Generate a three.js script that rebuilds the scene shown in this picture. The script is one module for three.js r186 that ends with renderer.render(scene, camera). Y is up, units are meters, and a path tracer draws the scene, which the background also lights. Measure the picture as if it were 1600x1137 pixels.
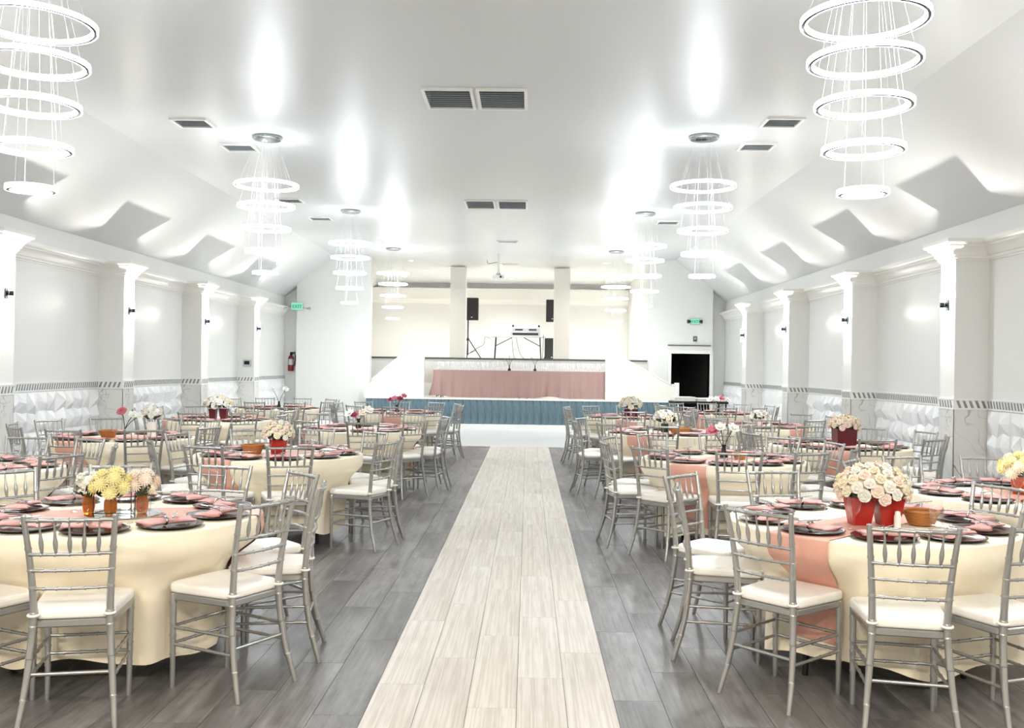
import * as THREE from 'three';
import { mergeGeometries, toCreasedNormals } from 'three/addons/utils/BufferGeometryUtils.js';
import { Brush, Evaluator, SUBTRACTION } from 'three-bvh-csg';
import { RectAreaLightUniformsLib } from 'three/addons/lights/RectAreaLightUniformsLib.js';
import { RoundedBoxGeometry } from 'three/addons/geometries/RoundedBoxGeometry.js';

// ---------------------------------------------------------------- camera, exposure, renderer
// X to the side, h up, d = depth into the hall (world z = -d); metres
const scene = new THREE.Scene();
scene.background = new THREE.Color(0x000000);
const camera = new THREE.PerspectiveCamera(2 * Math.atan(568.5 / 1500) * 180 / Math.PI, 1600 / 1137, 0.05, 120);
camera.position.set(0, 1.62, 0);
camera.rotation.order = 'YXZ';
camera.rotation.set(4.5 / 1500, 25 / 1500, 0.014);
scene.add(camera);
const renderer = new THREE.WebGLRenderer({ antialias: true });
renderer.toneMapping = THREE.LinearToneMapping;
renderer.toneMappingExposure = 3.22;
renderer.shadowMap.enabled = true;
RectAreaLightUniformsLib.init();
const POWER = { ring: 1.45, glow: 0.3, sconce: 0.2, up: 2.4, stage: 5.6, entrance: 36 };
const RINGLIGHT = new THREE.Color(0.87, 0.95, 1.0), SCONCELIGHT = new THREE.Color(1.0, 0.96, 0.9), ENTRANCELIGHT = new THREE.Color(1.0, 0.88, 0.72), STAGELIGHT = new THREE.Color(1.0, 0.98, 0.95);

// ---------------------------------------------------------------- small helpers
let seed = 12345;
const rnd = () => { seed = (seed * 1664525 + 1013904223) >>> 0; return seed / 4294967296; };
const rr = (a, b) => a + (b - a) * rnd();
const taken = new Map();
function numbered(name) { const n = taken.get(name) || 0; taken.set(name, n + 1); return n ? `${name}_${String(n).padStart(3, '0')}` : name; }
function tag(o, label, category, group, kind) {
  o.userData = {};
  if (label) o.userData.label = label;
  if (category) o.userData.category = category;
  if (group) o.userData.group = group;
  if (kind) o.userData.kind = kind;
  return o;
}
function thing(name, label, category, [x, h, d] = [0, 0, 0], turn = 0, group) {
  const o = new THREE.Group(); o.name = numbered(name); scene.add(o);
  o.position.set(x, h, -d); o.rotation.y = turn;
  return tag(o, label, category, group);
}
function part(name, geo, mat, parent, label) {
  const m = new THREE.Mesh(geo, mat); m.name = name; parent.add(m);
  if (label) m.userData = { label };
  return m;
}
function solo(name, geo, mat, label, category, [x, h, d] = [0, 0, 0], turn = 0, group) {
  const m = new THREE.Mesh(geo, mat); m.name = numbered(name); scene.add(m);
  m.position.set(x, h, -d); m.rotation.y = turn;
  return tag(m, label, category, group);
}
function structure(name) { const o = new THREE.Group(); o.name = name; scene.add(o); o.userData = { kind: 'structure' }; return o; }
function merge(list) { return mergeGeometries(list.map(g => g.index ? g : g.setIndex([...Array(g.attributes.position.count).keys()])), false); }
// box between two corners given in (X, h, d)
function boxAt(x0, x1, h0, h1, d0, d1) {
  const g = new THREE.BoxGeometry(Math.abs(x1 - x0), Math.abs(h1 - h0), Math.abs(d1 - d0));
  g.translate((x0 + x1) / 2, (h0 + h1) / 2, -(d0 + d1) / 2); return g;
}
// box whose uv are metres in the plane of each face
function metreUV(g) {
  const p = g.attributes.position, n = g.attributes.normal, uv = g.attributes.uv;
  for (let i = 0; i < p.count; i++) {
    const ax = Math.abs(n.getX(i)), ay = Math.abs(n.getY(i)), az = Math.abs(n.getZ(i));
    if (ay >= ax && ay >= az) uv.setXY(i, p.getX(i), p.getZ(i));
    else if (ax >= az) uv.setXY(i, p.getZ(i), p.getY(i));
    else uv.setXY(i, p.getX(i), p.getY(i));
  }
  return g;
}
function rawGeo(pos, idx, uvs) {
  const g = new THREE.BufferGeometry();
  g.setAttribute('position', new THREE.Float32BufferAttribute(pos, 3));
  g.setAttribute('uv', new THREE.Float32BufferAttribute(uvs || new Array(pos.length / 3 * 2).fill(0), 2));
  g.setIndex(idx); g.computeVertexNormals(); return g;
}
// round rod along points with a radius function and raised knots
function rod(pts, radius, { radial = 7, seg = 6, knots = [], bump = 1.22, flat = 1 } = {}) {
  const curve = pts.length === 2 ? new THREE.LineCurve3(new THREE.Vector3(...pts[0]), new THREE.Vector3(...pts[1]))
    : new THREE.CatmullRomCurve3(pts.map(p => new THREE.Vector3(...p)), false, 'centripetal');
  const rf = typeof radius === 'function' ? radius : () => radius;
  const len = curve.getLength(), e = 0.006 / len;
  let ts = [];
  for (let i = 0; i <= seg; i++) ts.push([i / seg, 1]);
  for (const k of knots) ts.push([k - e, 1], [k, bump], [k + e, 1]);
  ts = ts.filter(t => t[0] >= 0 && t[0] <= 1).sort((a, b) => a[0] - b[0]);
  const pos = [], idx = [], ref = new THREE.Vector3();
  const t0 = curve.getTangent(0.5);
  ref.set(Math.abs(t0.y) > 0.8 ? 1 : 0, Math.abs(t0.y) > 0.8 ? 0 : 1, 0);
  for (const [t, k] of ts) {
    const c = curve.getPoint(t), T = curve.getTangent(t), N = new THREE.Vector3().crossVectors(T, ref).normalize(), B = new THREE.Vector3().crossVectors(N, T).normalize();
    const r = rf(t) * k;
    for (let j = 0; j < radial; j++) {
      const a = j / radial * Math.PI * 2, ca = Math.cos(a) * r, sa = Math.sin(a) * r * flat;
      pos.push(c.x + N.x * ca + B.x * sa, c.y + N.y * ca + B.y * sa, c.z + N.z * ca + B.z * sa);
    }
  }
  const n = ts.length;
  for (let i = 0; i < n - 1; i++) for (let j = 0; j < radial; j++) {
    const a = i * radial + j, b = i * radial + (j + 1) % radial;
    idx.push(a, b, a + radial, b, b + radial, a + radial);
  }
  for (const [i, flip] of [[0, true], [n - 1, false]]) {
    const c = curve.getPoint(i ? 1 : 0), ci = pos.length / 3; pos.push(c.x, c.y, c.z);
    for (let j = 0; j < radial; j++) { const a = i * radial + j, b = i * radial + (j + 1) % radial; flip ? idx.push(ci, b, a) : idx.push(ci, a, b); }
  }
  return rawGeo(pos, idx);
}
const lathe = (pts, seg = 24) => new THREE.LatheGeometry(pts.map(p => new THREE.Vector2(p[0], p[1])), seg);
function roundedShape(w0, w1, depth, r) { // front width w0 at +z, back width w1 at -z
  const s = new THREE.Shape(), a = w0 / 2, b = w1 / 2, z = depth / 2;
  s.moveTo(-a + r, z); s.lineTo(a - r, z); s.quadraticCurveTo(a, z, a - (a - b) * r / depth, z - r);
  s.lineTo(b, -z + r); s.quadraticCurveTo(b, -z, b - r, -z); s.lineTo(-b + r, -z); s.quadraticCurveTo(-b, -z, -b, -z + r);
  s.lineTo(-a + (a - b) * r / depth, z - r); s.quadraticCurveTo(-a, z, -a + r, z);
  return s;
}
function slab(shape, y0, y1, bevel = 0, seg = 2) { // shape in (x, z) lifted to a plate from y0 to y1
  const g = new THREE.ExtrudeGeometry(shape, { depth: y1 - y0 - 2 * bevel, bevelEnabled: bevel > 0, bevelSize: bevel, bevelThickness: bevel, bevelSegments: seg, curveSegments: 4, bevelOffset: -bevel });
  g.rotateX(Math.PI / 2); g.translate(0, y1 - bevel, 0);
  return g;
}
// moulding swept along a polyline of (X, d) points; profile = [(out, h)...], out is to the given side
function mould(path, profile, side) {
  const pos = [], idx = [], uvs = [], n = path.length, m = profile.length;
  const dir = i => { const a = path[i], b = path[i + 1], l = Math.hypot(b[0] - a[0], b[1] - a[1]); return [(b[0] - a[0]) / l, (b[1] - a[1]) / l]; };
  let run = 0;
  for (let i = 0; i < n; i++) {
    const d0 = dir(Math.max(0, i - 1)), d1 = dir(Math.min(n - 2, i));
    const n0 = [d0[1] * side, -d0[0] * side], n1 = [d1[1] * side, -d1[0] * side];
    let mx = n0[0] + n1[0], md = n0[1] + n1[1]; const q = 2 / (mx * mx + md * md); mx *= q; md *= q;
    if (i) run += Math.hypot(path[i][0] - path[i - 1][0], path[i][1] - path[i - 1][1]);
    for (const [o, h] of profile) { pos.push(path[i][0] + mx * o, h, -(path[i][1] + md * o)); uvs.push(run, h); }
  }
  for (let i = 0; i < n - 1; i++) for (let j = 0; j < m - 1; j++) {
    const a = i * m + j, b = a + 1, c = a + m, e = c + 1;
    side > 0 ? idx.push(a, b, c, b, e, c) : idx.push(a, c, b, b, c, e);
  }
  const g = rawGeo(pos, idx, uvs);
  return toCreasedNormals(g, 0.4);
}

// ---------------------------------------------------------------- procedural textures
function noiseField(size, cell, s0) {   // tileable value noise
  const g = []; let s = s0 * 7919 + 17;
  for (let i = 0; i < cell[0] * cell[1]; i++) { s = (s * 1103515245 + 12345) >>> 0; g.push(((s >>> 8) & 65535) / 65535); }
  const [w, h] = size, out = new Float32Array(w * h), sm = t => t * t * (3 - 2 * t);
  for (let y = 0; y < h; y++) for (let x = 0; x < w; x++) {
    const fx = x / w * cell[0], fy = y / h * cell[1], x0 = Math.floor(fx), y0 = Math.floor(fy), tx = sm(fx - x0), ty = sm(fy - y0);
    const at = (i, j) => g[((j + cell[1]) % cell[1]) * cell[0] + (i + cell[0]) % cell[0]];
    out[y * w + x] = (at(x0, y0) * (1 - tx) + at(x0 + 1, y0) * tx) * (1 - ty) + (at(x0, y0 + 1) * (1 - tx) + at(x0 + 1, y0 + 1) * tx) * ty;
  }
  return out;
}
function fbm(size, cells, amps, s0) {
  const out = new Float32Array(size[0] * size[1]); let tot = 0;
  cells.forEach((c, k) => { const f = noiseField(size, c, s0 + k * 13); tot += amps[k]; for (let i = 0; i < out.length; i++) out[i] += f[i] * amps[k]; });
  for (let i = 0; i < out.length; i++) out[i] /= tot;
  return out;
}
function tex(size, fn, srgb, repeat) {
  const d = new Uint8Array(size[0] * size[1] * 4);
  for (let i = 0; i < size[0] * size[1]; i++) { const c = fn(i, i % size[0], Math.floor(i / size[0])); d[i * 4] = c[0]; d[i * 4 + 1] = c[1]; d[i * 4 + 2] = c[2]; d[i * 4 + 3] = 255; }
  const t = new THREE.DataTexture(d, size[0], size[1], THREE.RGBAFormat);
  t.magFilter = THREE.LinearFilter; t.minFilter = THREE.LinearMipmapLinearFilter; t.generateMipmaps = true;
  t.wrapS = t.wrapT = THREE.RepeatWrapping; if (srgb) t.colorSpace = THREE.SRGBColorSpace;
  if (repeat) t.repeat.set(...repeat);
  t.needsUpdate = true; return t;
}
const mixc = (a, b, t) => [a[0] + (b[0] - a[0]) * t, a[1] + (b[1] - a[1]) * t, a[2] + (b[2] - a[2]) * t];
// plank grain: u across the plank, v along it; one tile is 0.96 m x 3.6 m
const PS = [512, 1024];
const grainA = fbm(PS, [[90, 8], [180, 16], [24, 5]], [1, 0.7, 1.2], 3), grainB = fbm(PS, [[10, 8], [20, 20], [60, 60]], [1, 0.7, 0.5], 9);
const greyPlankTex = tex(PS, i => { const g = grainA[i] * 0.45 + grainB[i] * 0.55, t = Math.min(1, Math.max(0, (g - 0.3) / 0.42)); return mixc([112, 110, 110], [163, 162, 162], t); }, true, [1 / 0.96, 1 / 3.6]);
const lightGrain = fbm(PS, [[120, 7], [220, 14], [30, 4], [60, 30]], [1.2, 0.8, 0.8, 0.5], 21);
const lightPlankTex = tex(PS, i => { const t = Math.min(1, Math.max(0, (lightGrain[i] - 0.28) / 0.36)); return mixc([219, 211, 202], [244, 239, 233], t); }, true, [1 / 0.96, 1 / 3.6]);
const MS = [512, 512];
const mA = fbm(MS, [[4, 4], [9, 9], [20, 20]], [1, 0.5, 0.25], 71), mB = fbm(MS, [[5, 5], [12, 12], [30, 30]], [1, 0.6, 0.3], 83);
const vein = (w, k) => Math.max(0, 1 - Math.abs(((w % 1) + 1.5) % 1 - 0.5) / k);
const marbleTex = tex(MS, (i, x, y) => {
  const a = vein((x * 2 + y) / 512 + mA[i] * 0.9, 0.03) * Math.max(0, mB[i] * 2.2 - 0.55), b = vein((x + y * 1) / 512 + mB[i] * 0.6 + 0.3, 0.012) * 0.5, c = vein((x * 3 + y * 2) / 512 + mA[i] * 1.4, 0.06) * 0.12;
  return mixc([226, 225, 221], [128, 125, 120], Math.min(1, Math.max(a, b) * 0.9 + c));
}, true, [1 / 1.2, 1 / 1.2]);
const panelGrain = fbm([256, 512], [[60, 6], [120, 12], [12, 3]], [1, 0.6, 0.7], 111);
const stageBoardTex = tex([256, 512], i => mixc([74, 98, 110], [112, 134, 144], Math.min(1, Math.max(0, (panelGrain[i] - 0.3) / 0.4))), true, [1, 1]);

// ---------------------------------------------------------------- materials
const std = (color, roughness, more = {}) => new THREE.MeshStandardMaterial({ color, roughness, metalness: 0, ...more });
const M = {
  wall: std(0xe7e7e4, 0.36),
  ceiling: std(0xd5d8d9, 0.32),
  trim: std(0xf0efea, 0.4),
  slope: std(0xdadcdc, 0.52),
  relief: std(0xeeeeee, 0.38, { flatShading: true }),
  marble: std(0xffffff, 0.25, { map: marbleTex }),
  bar: std(0x8f9295, 0.3, { metalness: 0.3 }),
  subfloor: std(0x2e2b29, 0.8),
  dance: std(0xf1f0ec, 0.22),
  stageWhite: std(0xe8e5dc, 0.45),
  stageBoard: std(0xffffff, 0.28, { map: stageBoardTex }),
  darkTrim: std(0x5a5955, 0.5),
  black: std(0x07070b, 0.55),
  nearBlack: std(0x0a0a10, 0.75),
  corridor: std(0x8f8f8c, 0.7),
  silver: std(0xadaca9, 0.28, { metalness: 0.68 }),
  cushion: std(0xf3efe8, 0.5),
  tieCloth: std(0xf1ede4, 0.7),
  cloth: new THREE.MeshPhysicalMaterial({ color: 0xf6ebd3, roughness: 0.8, side: THREE.DoubleSide }),
  whiteCloth: std(0xf2efe8, 0.8, { side: THREE.DoubleSide }),
  pink: new THREE.MeshPhysicalMaterial({ color: 0xdca592, roughness: 0.42, sheen: 0.5, sheenRoughness: 0.4, sheenColor: new THREE.Color(0xf0c8c0), side: THREE.DoubleSide }),
  napkin: std(0xd6a19b, 0.6),
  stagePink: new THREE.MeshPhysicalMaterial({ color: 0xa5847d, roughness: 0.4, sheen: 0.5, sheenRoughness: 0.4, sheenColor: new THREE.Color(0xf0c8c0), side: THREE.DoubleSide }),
  charger: std(0x4a2c2c, 0.16, { metalness: 0.25 }),
  chargerRim: std(0x140d0e, 0.2, { metalness: 0.2 }),
  steel: std(0xc4c6c8, 0.22, { metalness: 1 }),
  chrome: std(0xb4b8bb, 0.12, { metalness: 1 }),
  darkChrome: std(0x3c4246, 0.2, { metalness: 0.9 }),
  cable: std(0xd8dadb, 0.35, { metalness: 0.4 }),
  glow: new THREE.MeshStandardMaterial({ color: 0xffffff, roughness: 0.4, emissive: new THREE.Color(0.93, 0.97, 1.0), emissiveIntensity: 2.2, side: THREE.DoubleSide }),
  sconceGlow: new THREE.MeshStandardMaterial({ color: 0xffffff, roughness: 0.4, emissive: new THREE.Color(1.0, 0.95, 0.88), emissiveIntensity: 2.4 }),
  downGlow: new THREE.MeshStandardMaterial({ color: 0xffffff, roughness: 0.4, emissive: new THREE.Color(1.0, 0.97, 0.92), emissiveIntensity: 6 }),
  redPot: std(0xa81f16, 0.28), darkRedPot: std(0x5c1220, 0.3), orangePot: std(0xb9532c, 0.45),
  cream: std(0xf6ecd4, 0.75), yellow: std(0xf3e9ae, 0.75), white: std(0xf3f1e8, 0.75), blush: std(0xf6e5d6, 0.75), rose: std(0xd8808c, 0.7), deepRose: std(0xb0405a, 0.7),
  leaf: std(0x2f4427, 0.6, { side: THREE.DoubleSide }), stem: std(0x3f3a30, 0.6), darkHeart: std(0x2b1a22, 0.7),
  wicker: std(0xb0743a, 0.6), amber: new THREE.MeshPhysicalMaterial({ color: 0xd98a35, roughness: 0.1, transmission: 0.75, thickness: 0.01, ior: 1.45 }),
  flute: new THREE.MeshPhysicalMaterial({ color: 0xffffff, roughness: 0.12, transmission: 0.55, thickness: 0, ior: 1.45 }),
  wire: std(0x35302c, 0.4, { metalness: 0.8 }),
  glass: new THREE.MeshPhysicalMaterial({ color: 0xffffff, roughness: 0.03, transmission: 1, thickness: 0, ior: 1.45 }),
  mirror: std(0xe4e6e6, 0.06, { metalness: 1 }),
  porcelain: std(0xf4f2ee, 0.25),
  extinguisher: std(0x7a1420, 0.3), equipment: std(0xb9bbc0, 0.35, { metalness: 0.5 }), duct: std(0x9aa0a4, 0.5, { metalness: 0.4 }), ventSlat: std(0xc3cace, 0.5),
};

// ---------------------------------------------------------------- room numbers
const CX = -0.665, FACE = 5.62, WALL = 6.01, FOLD = 4.59, CEIL = 4.55, SLOPE = 3.45, CROWN = 3.17, BACK = -9, END = 25.9, REAR = 34;
const COLD = 0.39, columns = []; for (let k = -5; k <= 3; k++) columns.push(11.24 + 3.56 * k);

// ---------------------------------------------------------------- floor
{
  const floor = structure('floor');
  part('subfloor', boxAt(CX - WALL - 0.3, CX + WALL + 0.3, -0.3, -0.006, BACK - 0.3, REAR + 0.3), M.subfloor, floor);
  const PW = 1.18 / 5, PL = 1.22, DANCE = 19.5, X0 = -0.74;
  part('dance_floor', boxAt(CX - WALL, CX + WALL, -0.006, 0, DANCE, 25.6), M.dance, floor, 'glossy white floor before the stage');
  const variants = [];
  for (let k = 0; k < 8; k++) {
    const g = new THREE.BoxGeometry(PW - 0.0024, 0.006, PL - 0.0024); metreUV(g);
    const uv = g.attributes.uv, du = (k % 4) * 0.24 + 0.12, dv = k * 0.83; for (let i = 0; i < uv.count; i++) uv.setXY(i, uv.getX(i) + du, uv.getY(i) + dv);
    variants.push(g);
  }
  const paint = c => std(c, 0.37, { map: greyPlankTex }), grey = [0xe0dcd9, 0xd2cecb, 0xeae6e3, 0xc6c2bf].map(paint);
  const pale = [0xe6e4e1, 0xdedbd7, 0xe3e0da].map(c => std(c, 0.42, { map: lightPlankTex }));
  const rest = [];
  for (let c = -26; c < 27; c++) {
    const x = X0 + PW * (c + 0.5); if (x - PW / 2 < CX - WALL - 0.2 || x + PW / 2 > CX + WALL + 0.2) continue;
    const off = ((c * 0.37) % 1 + 1) % 1 * PL, light = c >= 0 && c < 5, tone = light ? pale : grey;
    for (let r = -9; r < 18; r++) {
      let d0 = r * PL + off, d1 = d0 + PL; if (d0 >= DANCE || d1 < BACK) { rnd(); rnd(); continue; }
      const k = Math.floor(rnd() * 8), mk = Math.floor(rnd() * (light ? 3 : 4));
      const near = light ? d1 > 2.5 : (d1 > 2.8 && d0 < 11 && x > -2.9 && x < 2.6);
      const cut = d1 > DANCE, len = (cut ? DANCE - d0 : PL) - 0.0024;
      const g = variants[k];
      if (near) {
        const m = part('plank', g, tone[mk], floor);
        m.position.set(x, -0.003, -(d0 + (cut ? (DANCE - d0) / 2 : PL / 2))); if (cut) m.scale.z = len / (PL - 0.0024);
      } else {
        const q = g.clone(); if (cut) q.scale(1, 1, len / (PL - 0.0024)); q.translate(x, -0.003, -(d0 + (cut ? (DANCE - d0) / 2 : PL / 2))); rest.push([q, tone[mk]]);
      }
    }
  }
  for (const m of [...grey, ...pale]) { const l = rest.filter(r => r[1] === m).map(r => r[0]); if (l.length) { const o = part('distant_planks', merge(l), m, floor); o.userData.kind = 'stuff'; } }
}

// ---------------------------------------------------------------- ceiling, cut open where the air grilles sit
const VENTS = []; // [kind, X, d, width, length, slats]
for (const d of [10.48, 17.3]) for (const X of [-0.9, -0.32]) VENTS.push(['return', X, d, 0.55, d < 12 ? 0.78 : 0.85, 9]);
for (const [X, d] of [[-4.13, 11.65], [-3.95, 12.95], [-4.3, 17.1], [-4.2, 19.2], [2.95, 11.35], [2.95, 12.6], [2.75, 19.2]]) VENTS.push(['supply', X, d, 0.45, 0.42, 5]);
for (const [X, d] of [[-0.52, 22.4], [-0.55, 27.3]]) VENTS.push(['slot', X, d, 0.5, 0.24, 3]);
{
  const ceiling = structure('ceiling');
  const ev = new Evaluator(), slabBrush = new Brush(boxAt(CX - FOLD, CX + FOLD, CEIL, CEIL + 0.45, BACK - 0.3, REAR + 0.3)); slabBrush.updateMatrixWorld();
  let cut = slabBrush;
  for (const [, X, d, w, l] of VENTS) { const b = new Brush(boxAt(X - w / 2 + 0.03, X + w / 2 - 0.03, CEIL - 0.1, CEIL + 0.6, d - l / 2 + 0.03, d + l / 2 - 0.03)); b.updateMatrixWorld(); cut = ev.evaluate(cut, b, SUBTRACTION); cut.updateMatrixWorld(); }
  const flat = metreUV(cut.geometry); flat.clearGroups();
  part('flat_ceiling', flat, M.ceiling, ceiling);
  for (const [, X, d, w, l] of VENTS) {
    const dw = w - 0.062, dl = l - 0.062, sheet = [[0, 1.6, 0, dw, 0.004, dl], [-dw / 2, 0.8, 0, 0.004, 1.6, dl], [dw / 2, 0.8, 0, 0.004, 1.6, dl], [0, 0.8, -dl / 2, dw, 1.6, 0.004], [0, 0.8, dl / 2, dw, 1.6, 0.004]].map(([x, y2, z, a, c, e]) => new THREE.BoxGeometry(a, c, e).translate(X + x, CEIL + y2, z - d));
    part('duct', merge(sheet), M.duct, ceiling, 'grey metal air duct');
  }
  for (const s of [-1, 1]) {
    const sh = new THREE.Shape(); const a = CX + s * FOLD, b = CX + s * (WALL + 0.02), top = 0.24;
    sh.moveTo(a, CEIL); sh.lineTo(b, SLOPE); sh.lineTo(b + s * 0.2, SLOPE); sh.lineTo(b + s * 0.2, CEIL + top); sh.lineTo(a, CEIL + top); sh.closePath();
    const g = new THREE.ExtrudeGeometry(sh, { depth: REAR - BACK + 0.6, bevelEnabled: false }); g.translate(0, 0, -REAR - 0.3);
    const p = g.attributes.position, uv = g.attributes.uv; for (let i = 0; i < p.count; i++) uv.setXY(i, p.getX(i) * 1.26, p.getZ(i));
    part('sloped_ceiling', g, M.slope, ceiling);
  }
}

// ---------------------------------------------------------------- side walls with pilasters, crown, relief panels
const reliefGeo = [];
for (let v = 0; v < 5; v++) {
  const P = [], N = 4;
  for (let j = 0; j <= N; j++) for (let i = 0; i <= N; i++) {
    const edge = i === 0 || j === 0 || i === N || j === N, apex = i % 2 && j % 2, mid = !apex && (i % 2 || j % 2);
    const jx = edge ? 0 : rr(-0.33, 0.33) / N, jy = edge ? 0 : rr(-0.33, 0.33) / N;
    P.push([i / N - 0.5 + jx, j / N - 0.5 + jy, apex ? rr(0.085, 0.13) : mid ? (edge ? 0.02 : rr(0.0, 0.06)) : 0.002]);
  }
  const pos = [];
  const tri = (a, b, c) => { for (const q of [a, b, c]) pos.push(...P[q]); };
  for (let j = 0; j < N; j++) for (let i = 0; i < N; i++) {
    const a = j * (N + 1) + i, b = a + 1, c = a + N + 1, e = c + 1;
    if ((i + j) % 2 === 0) { tri(a, b, e); tri(a, e, c); } else { tri(a, b, c); tri(b, e, c); }
  }
  const g = new THREE.BufferGeometry(); g.setAttribute('position', new THREE.Float32BufferAttribute(pos, 3)); g.setAttribute('uv', new THREE.Float32BufferAttribute(new Array(pos.length / 3 * 2).fill(0), 2)); g.computeVertexNormals();
  reliefGeo.push(g);
}
const crownProfile = [[0, 2.93], [0.012, 2.93], [0.014, 2.95], [0.03, 2.955], [0.034, 2.985], [0.05, 2.99], [0.06, 3.02], [0.09, 3.065], [0.12, 3.085], [0.125, 3.105], [0.145, 3.11], [0.16, 3.13], [0.16, CROWN], [0, CROWN]];
function wallPath(s) {
  const f = CX + s * FACE, w = CX + s * WALL, pts = [[w, BACK]];
  for (const d of columns) pts.push([w, d], [f, d], [f, d + COLD], [w, d + COLD]);
  pts.push([w, END + 0.35]);
  return pts;
}
for (const s of [-1, 1]) {
  const wall = structure(s < 0 ? 'wall_left' : 'wall_right'), w = CX + s * WALL, f = CX + s * FACE, path = wallPath(s), side = s > 0 ? -1 : 1;
  part('wall_surface', metreUV(boxAt(w, w + s * 0.25, 0, SLOPE + 0.2, BACK - 0.3, REAR + 0.3)), M.wall, wall);
  part('crown_moulding', mould(path, crownProfile, side), M.trim, wall);
  part('baseboard', mould(path, [[0, 0], [0.018, 0], [0.018, 0.09], [0.01, 0.1], [0, 0.1]], side), M.trim, wall);
  const strip = part('accent_strip', mould(path, [[0, 1.195], [0.016, 1.195], [0.016, 1.207], [0.012, 1.21], [0.012, 1.305], [0.018, 1.308], [0.018, 1.322], [0, 1.322]], side), M.trim, wall, 'pale accent border over the lower wall');
  const bars = [];
  for (let i = 0; i < path.length - 1; i++) {
    const [ax, ad] = path[i], [bx, bd] = path[i + 1], l = Math.hypot(bx - ax, bd - ad), n = Math.round((l - 0.04) / 0.066);
    if (Math.max(ad, bd) < 3) continue;
    const ux = (bx - ax) / l, ud = (bd - ad) / l, nx = ud * side, nd = -ux * side;
    for (let k = 0; k < n; k++) {
      const t = (k + 0.5) / n * (l - 0.03) + 0.015, sl = 0.016, hw = 0.015, pos = [];
      const put = (q, h, o) => pos.push(ax + ux * q + nx * o, h, -(ad + ud * q + nd * o));
      for (const o of [0.011, 0.0165]) { put(t - hw - sl, 1.217, o); put(t + hw - sl, 1.217, o); put(t + hw + sl, 1.3, o); put(t - hw + sl, 1.3, o); }
      bars.push(rawGeo(pos, [4, 5, 6, 4, 6, 7, 0, 4, 7, 0, 7, 3, 1, 6, 5, 1, 2, 6, 3, 7, 6, 3, 6, 2, 0, 1, 5, 0, 5, 4]));
    }
  }
  const bm = part('slanted_bars', merge(bars), M.bar, strip, 'slanted grey bars'); bm.userData.kind = 'stuff';
  for (const d of columns) {
    const pil = part('pilaster', metreUV(boxAt(f, w + s * 0.02, 0, CROWN - 0.004, d, d + COLD)), M.wall, wall);
    if (d < 0) continue;
    part('marble_panel', metreUV(boxAt(f - s * 0.006, w, 0.1, 1.195, d - 0.006, d)), M.marble, pil, 'grey veined marble slab');
    part('marble_panel', metreUV(boxAt(f - s * 0.006, f, 0.1, 1.195, d - 0.006, d + COLD + 0.006)), M.marble, pil, 'grey veined marble slab');
    part('marble_panel', metreUV(boxAt(f - s * 0.006, w, 0.1, 1.195, d + COLD, d + COLD + 0.006)), M.marble, pil, 'grey veined marble slab');
  }
  const bays = []; for (let i = 3; i < columns.length; i++) bays.push([columns[i] + COLD, i + 1 < columns.length ? columns[i + 1] : END + 0.3]);
  for (const [d0, d1] of bays) {
    const n = 6, pw = (d1 - d0 - 0.02) / n, ph = (1.19 - 0.1) / 2;
    for (let i = 0; i < n; i++) for (let j = 0; j < 2; j++) {
      const m = part('relief_panel', reliefGeo[Math.floor(rnd() * 5)], M.relief, wall);
      m.position.set(w - s * 0.002, 0.1 + ph * (j + 0.5), -(d0 + 0.01 + pw * (i + 0.5)));
      m.rotation.y = -s * Math.PI / 2; m.scale.set(pw - 0.002, ph - 0.002, 0.62);
    }
  }
}
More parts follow.
